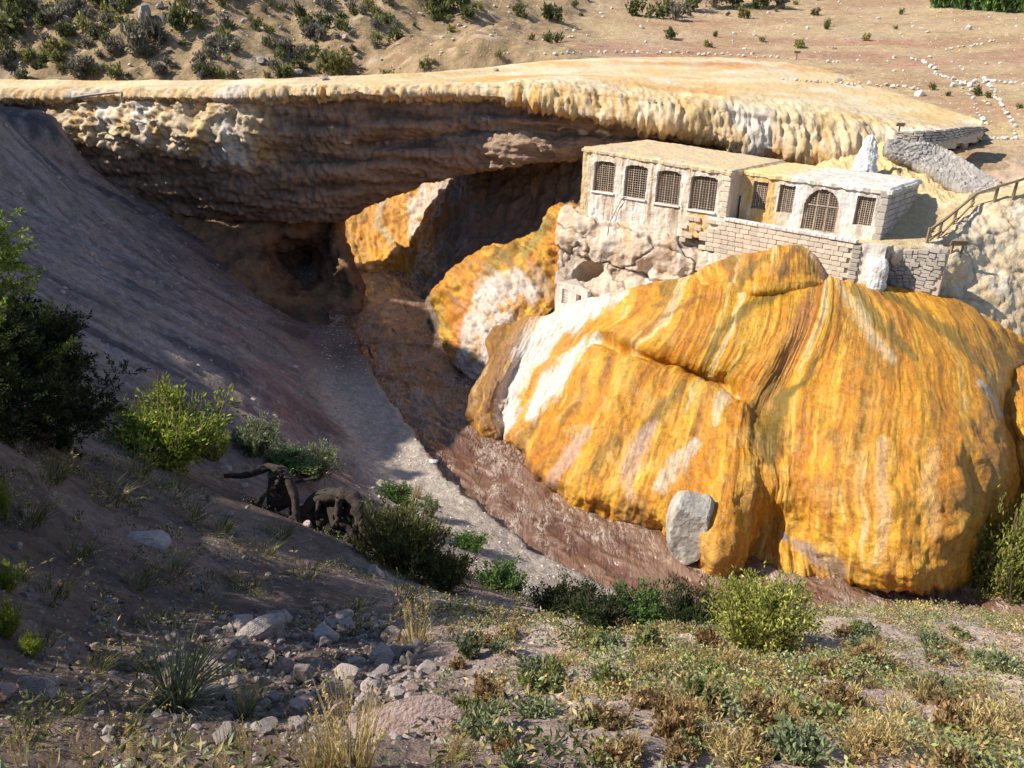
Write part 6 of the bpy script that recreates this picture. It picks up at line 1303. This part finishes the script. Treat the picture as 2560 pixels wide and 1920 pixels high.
for (x, y, w, h_) in [(620,1935,60,170),(690,1935,60,120),(560,1930,80,80),(330,1925,120,110),(220,1920,100,90),(60,1915,120,110),(130,1930,90,80),(420,1930,100,70),(1130,1920,120,60)]: px_grass(B_seed, x, y, w, h_, 'dry grass stalk tuft at the foot of the shaded slope', 'dry stalk tufts on the near slope')
for (x, y, w, h_) in [(150,1800,200,70),(300,1850,220,80),(60,1870,200,90),(420,1880,180,70),(120,1500,200,60),(330,1470,160,50),(540,1330,150,50),(250,1260,220,60),(420,1240,200,50),(650,1390,150,45),(100,1210,220,80),(760,1440,150,45),(330,1190,180,70),(880,1530,130,40),(530,1540,120,40),(60,1310,200,80),(180,1400,180,60),(420,1440,160,50),(470,1300,160,50),(20,1460,160,80),(230,1680,160,60),(90,1620,160,60),(620,1480,130,40),(700,1340,120,50),(1000,1500,140,50),(560,1880,150,60)]: px_grass(B_mix, x, y, w, h_, 'dull olive grass patch in the shade of the slope', 'olive grass patches in the shade')
S_leafy = shrub('s', 21, 'herb', 20, 5, 6, 0.26, 0.15, 0.5, 0.9); S_leafs = shrub('s', 22, 'sage', 26, 5, 7, 0.22, 0.11, 0.6, 0.9); S_dryp = shrub('s', 23, 'dry', 30, 5, 7, 0.20, 0.09, 0.6, 0.8); S_strw = shrub('s', 24, 'straw', 34, 4, 6, 0.24, 0.03, 0.9, 0.8)
KN = [(S_leafy, 'low broad-leaved green plant on the sunlit slope', 'broad-leaved plants on the sunlit slope', 20), (S_leafs, 'low grey-green leafy plant on the sunlit slope', 'grey-green plants on the sunlit slope', 26), (S_dryp, 'low withered brown plant on the sunlit slope', 'withered plants on the sunlit slope', 36), (S_strw, 'low straw-coloured dry plant on the sunlit slope', 'straw plants on the sunlit slope', 30)]
for ms_, lb, gp, n_k in KN:
    for _ in range(n_k):
        x = rr.uniform(1120, 2600); y = rr.uniform(1575, 1925); w = rr.uniform(0.45, 1.0)*(60+0.28*(y-1550))
        px_plant('plant', ms_, x, y, w, w*rr.uniform(0.4, 0.7), lb, 'plant', gp)
# leafy and withered ground plants on the sunlit slope: one mass
g = np.random.default_rng(77); ac = Acc()
def clumps(pts, pal_of, n_lo, n_hi, rad, hgt, L_, Wd):
    for q in pts:
        m = g.integers(n_lo, n_hi); a = g.uniform(0, 6.283, m); r_ = rad*np.sqrt(g.random(m))*g.uniform(0.6, 1.4); h_ = hgt*g.random(m)*(1-0.5*r_/(rad*1.5)); C = q+np.stack([np.cos(a)*r_, np.sin(a)*r_, h_-0.45*r_*0], -1)
        ac.add(*leafs(C, unit(g.normal(size=(m,3))+np.array([0,0,0.5])), L_*g.uniform(0.6,1.3,m), Wd, palette(g, m, PAL[pal_of()], 0.3), g))
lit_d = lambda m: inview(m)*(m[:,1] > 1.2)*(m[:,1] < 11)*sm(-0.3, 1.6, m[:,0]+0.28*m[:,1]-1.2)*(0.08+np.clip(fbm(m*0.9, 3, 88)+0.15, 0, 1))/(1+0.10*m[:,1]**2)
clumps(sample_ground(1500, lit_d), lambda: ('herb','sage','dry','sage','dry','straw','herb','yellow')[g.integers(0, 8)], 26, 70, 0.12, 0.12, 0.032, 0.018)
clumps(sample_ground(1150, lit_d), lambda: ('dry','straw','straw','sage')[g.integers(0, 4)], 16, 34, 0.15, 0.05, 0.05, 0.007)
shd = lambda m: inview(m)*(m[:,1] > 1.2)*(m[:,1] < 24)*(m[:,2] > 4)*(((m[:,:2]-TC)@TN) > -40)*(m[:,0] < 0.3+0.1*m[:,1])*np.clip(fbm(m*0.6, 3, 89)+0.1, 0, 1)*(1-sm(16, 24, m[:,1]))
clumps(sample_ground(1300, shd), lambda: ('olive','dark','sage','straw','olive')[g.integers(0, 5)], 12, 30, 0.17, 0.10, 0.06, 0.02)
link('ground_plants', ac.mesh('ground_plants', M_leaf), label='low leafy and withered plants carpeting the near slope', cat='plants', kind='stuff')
# ------------------------------------------------------------------ dead roots
M_bark = mat_solid('dead_wood_mat', (0.03,0.024,0.02), (0.085,0.065,0.052), 7, 0.9, 0.03, 14)
def limb(pts_, rad, seed, sides=12):
    q = crom(np.array(pts_), 46); V, F_ = tube(q, np.interp(np.linspace(0,1,46), np.linspace(0,1,len(rad)), rad), sides); V = V+(V-np.repeat(q, sides, 0))*(0.45*fbm(V*np.array([5,5,5]), 3, seed))[:, None]; return V, F_
def rp(x, y, up_=0.0):
    h = hit(x, y); return np.array(h[1])+np.array([0, 0, up_])
def at_depth(x, y, dep): return CAM+ray(x, y)*(dep/FPX)
d0 = depth_of(hit(760, 1310)[1])
roots = thing('dead_roots', 'gnarled dark dead tree roots arching over the shaded slope', 'dead tree', tuple(rp(860, 1390)))
LB = [('root', [(700,1300),(760,1320),(820,1350),(870,1400),(920,1450)], (0.08,0.14,0.17,0.14,0.1)), ('root', [(620,1250),(680,1290),(740,1300)], (0.05,0.09,0.1)), ('root', [(850,1245),(845,1290),(880,1330),(900,1380)], (0.12,0.12,0.1,0.08)), ('trunk', [(730,1300),(790,1250),(850,1238),(890,1262),(915,1320),(950,1375),(965,1430),(985,1475)], (0.13,0.20,0.24,0.26,0.24,0.2,0.16,0.1)), ('root', [(560,1190),(620,1186),(670,1170),(705,1178),(730,1215),(740,1262),(745,1310)], (0.06,0.09,0.12,0.15,0.13,0.11,0.1)), ('root', [(705,1180),(690,1215),(660,1240),(640,1290)], (0.10,0.08,0.06,0.04)),
      ('root', [(880,1260),(860,1310),(820,1330),(800,1370)], (0.14,0.12,0.1,0.06)), ('root', [(900,1300),(870,1350),(860,1400),(880,1440)], (0.15,0.13,0.1,0.06)), ('root', [(955,1400),(1000,1395),(1050,1400)], (0.07,0.04,0.02)), ('root', [(940,1360),(930,1410),(940,1450)], (0.12,0.1,0.08)), ('root', [(800,1250),(790,1290),(805,1330)], (0.08,0.06,0.05))]
for (x_, y_, hs, sd_) in [(885,1335,(0.62,0.5,0.55),3),(925,1400,(0.45,0.4,0.5),4),(800,1300,(0.5,0.35,0.32),5),(700,1240,(0.42,0.34,0.46),6),(850,1290,(0.5,0.4,0.4),7),(760,1290,(0.4,0.3,0.3),8)]:
    mb = block_rock('stump', 70+sd_, hs, M_bark, 3, 12, 0.4, 0.8); under(roots, link('stump', mb)).location = Vector(at_depth(x_, y_, d0+0.25))
r3 = random.Random(5)
for k in range(14):                                                    # torn root ends and splinters
    x0, y0 = r3.choice([(740,1280),(800,1300),(850,1290),(900,1330),(940,1400),(880,1380),(700,1230)]); a_ = r3.uniform(-0.6, 2.6); ln = r3.uniform(50, 130)
    LB.append(('root', [(x0, y0), (x0+ln*0.4*math.cos(a_)+r3.uniform(-12,12), y0+ln*0.4*math.sin(a_)+r3.uniform(-12,12)), (x0+ln*math.cos(a_), y0+ln*math.sin(a_))], (r3.uniform(0.05,0.11), 0.05, 0.015)))
for k, (nm, pl, rd) in enumerate(LB):
    q = [at_depth(x, y, d0-0.1*(k % 3)+0.1*math.sin(i_)) for i_, (x, y) in enumerate(pl)]; V, F_ = limb(q, np.array(rd)*0.85, 940+k); under(roots, link(nm, mesh_np(nm, V, F_, M_bark)))
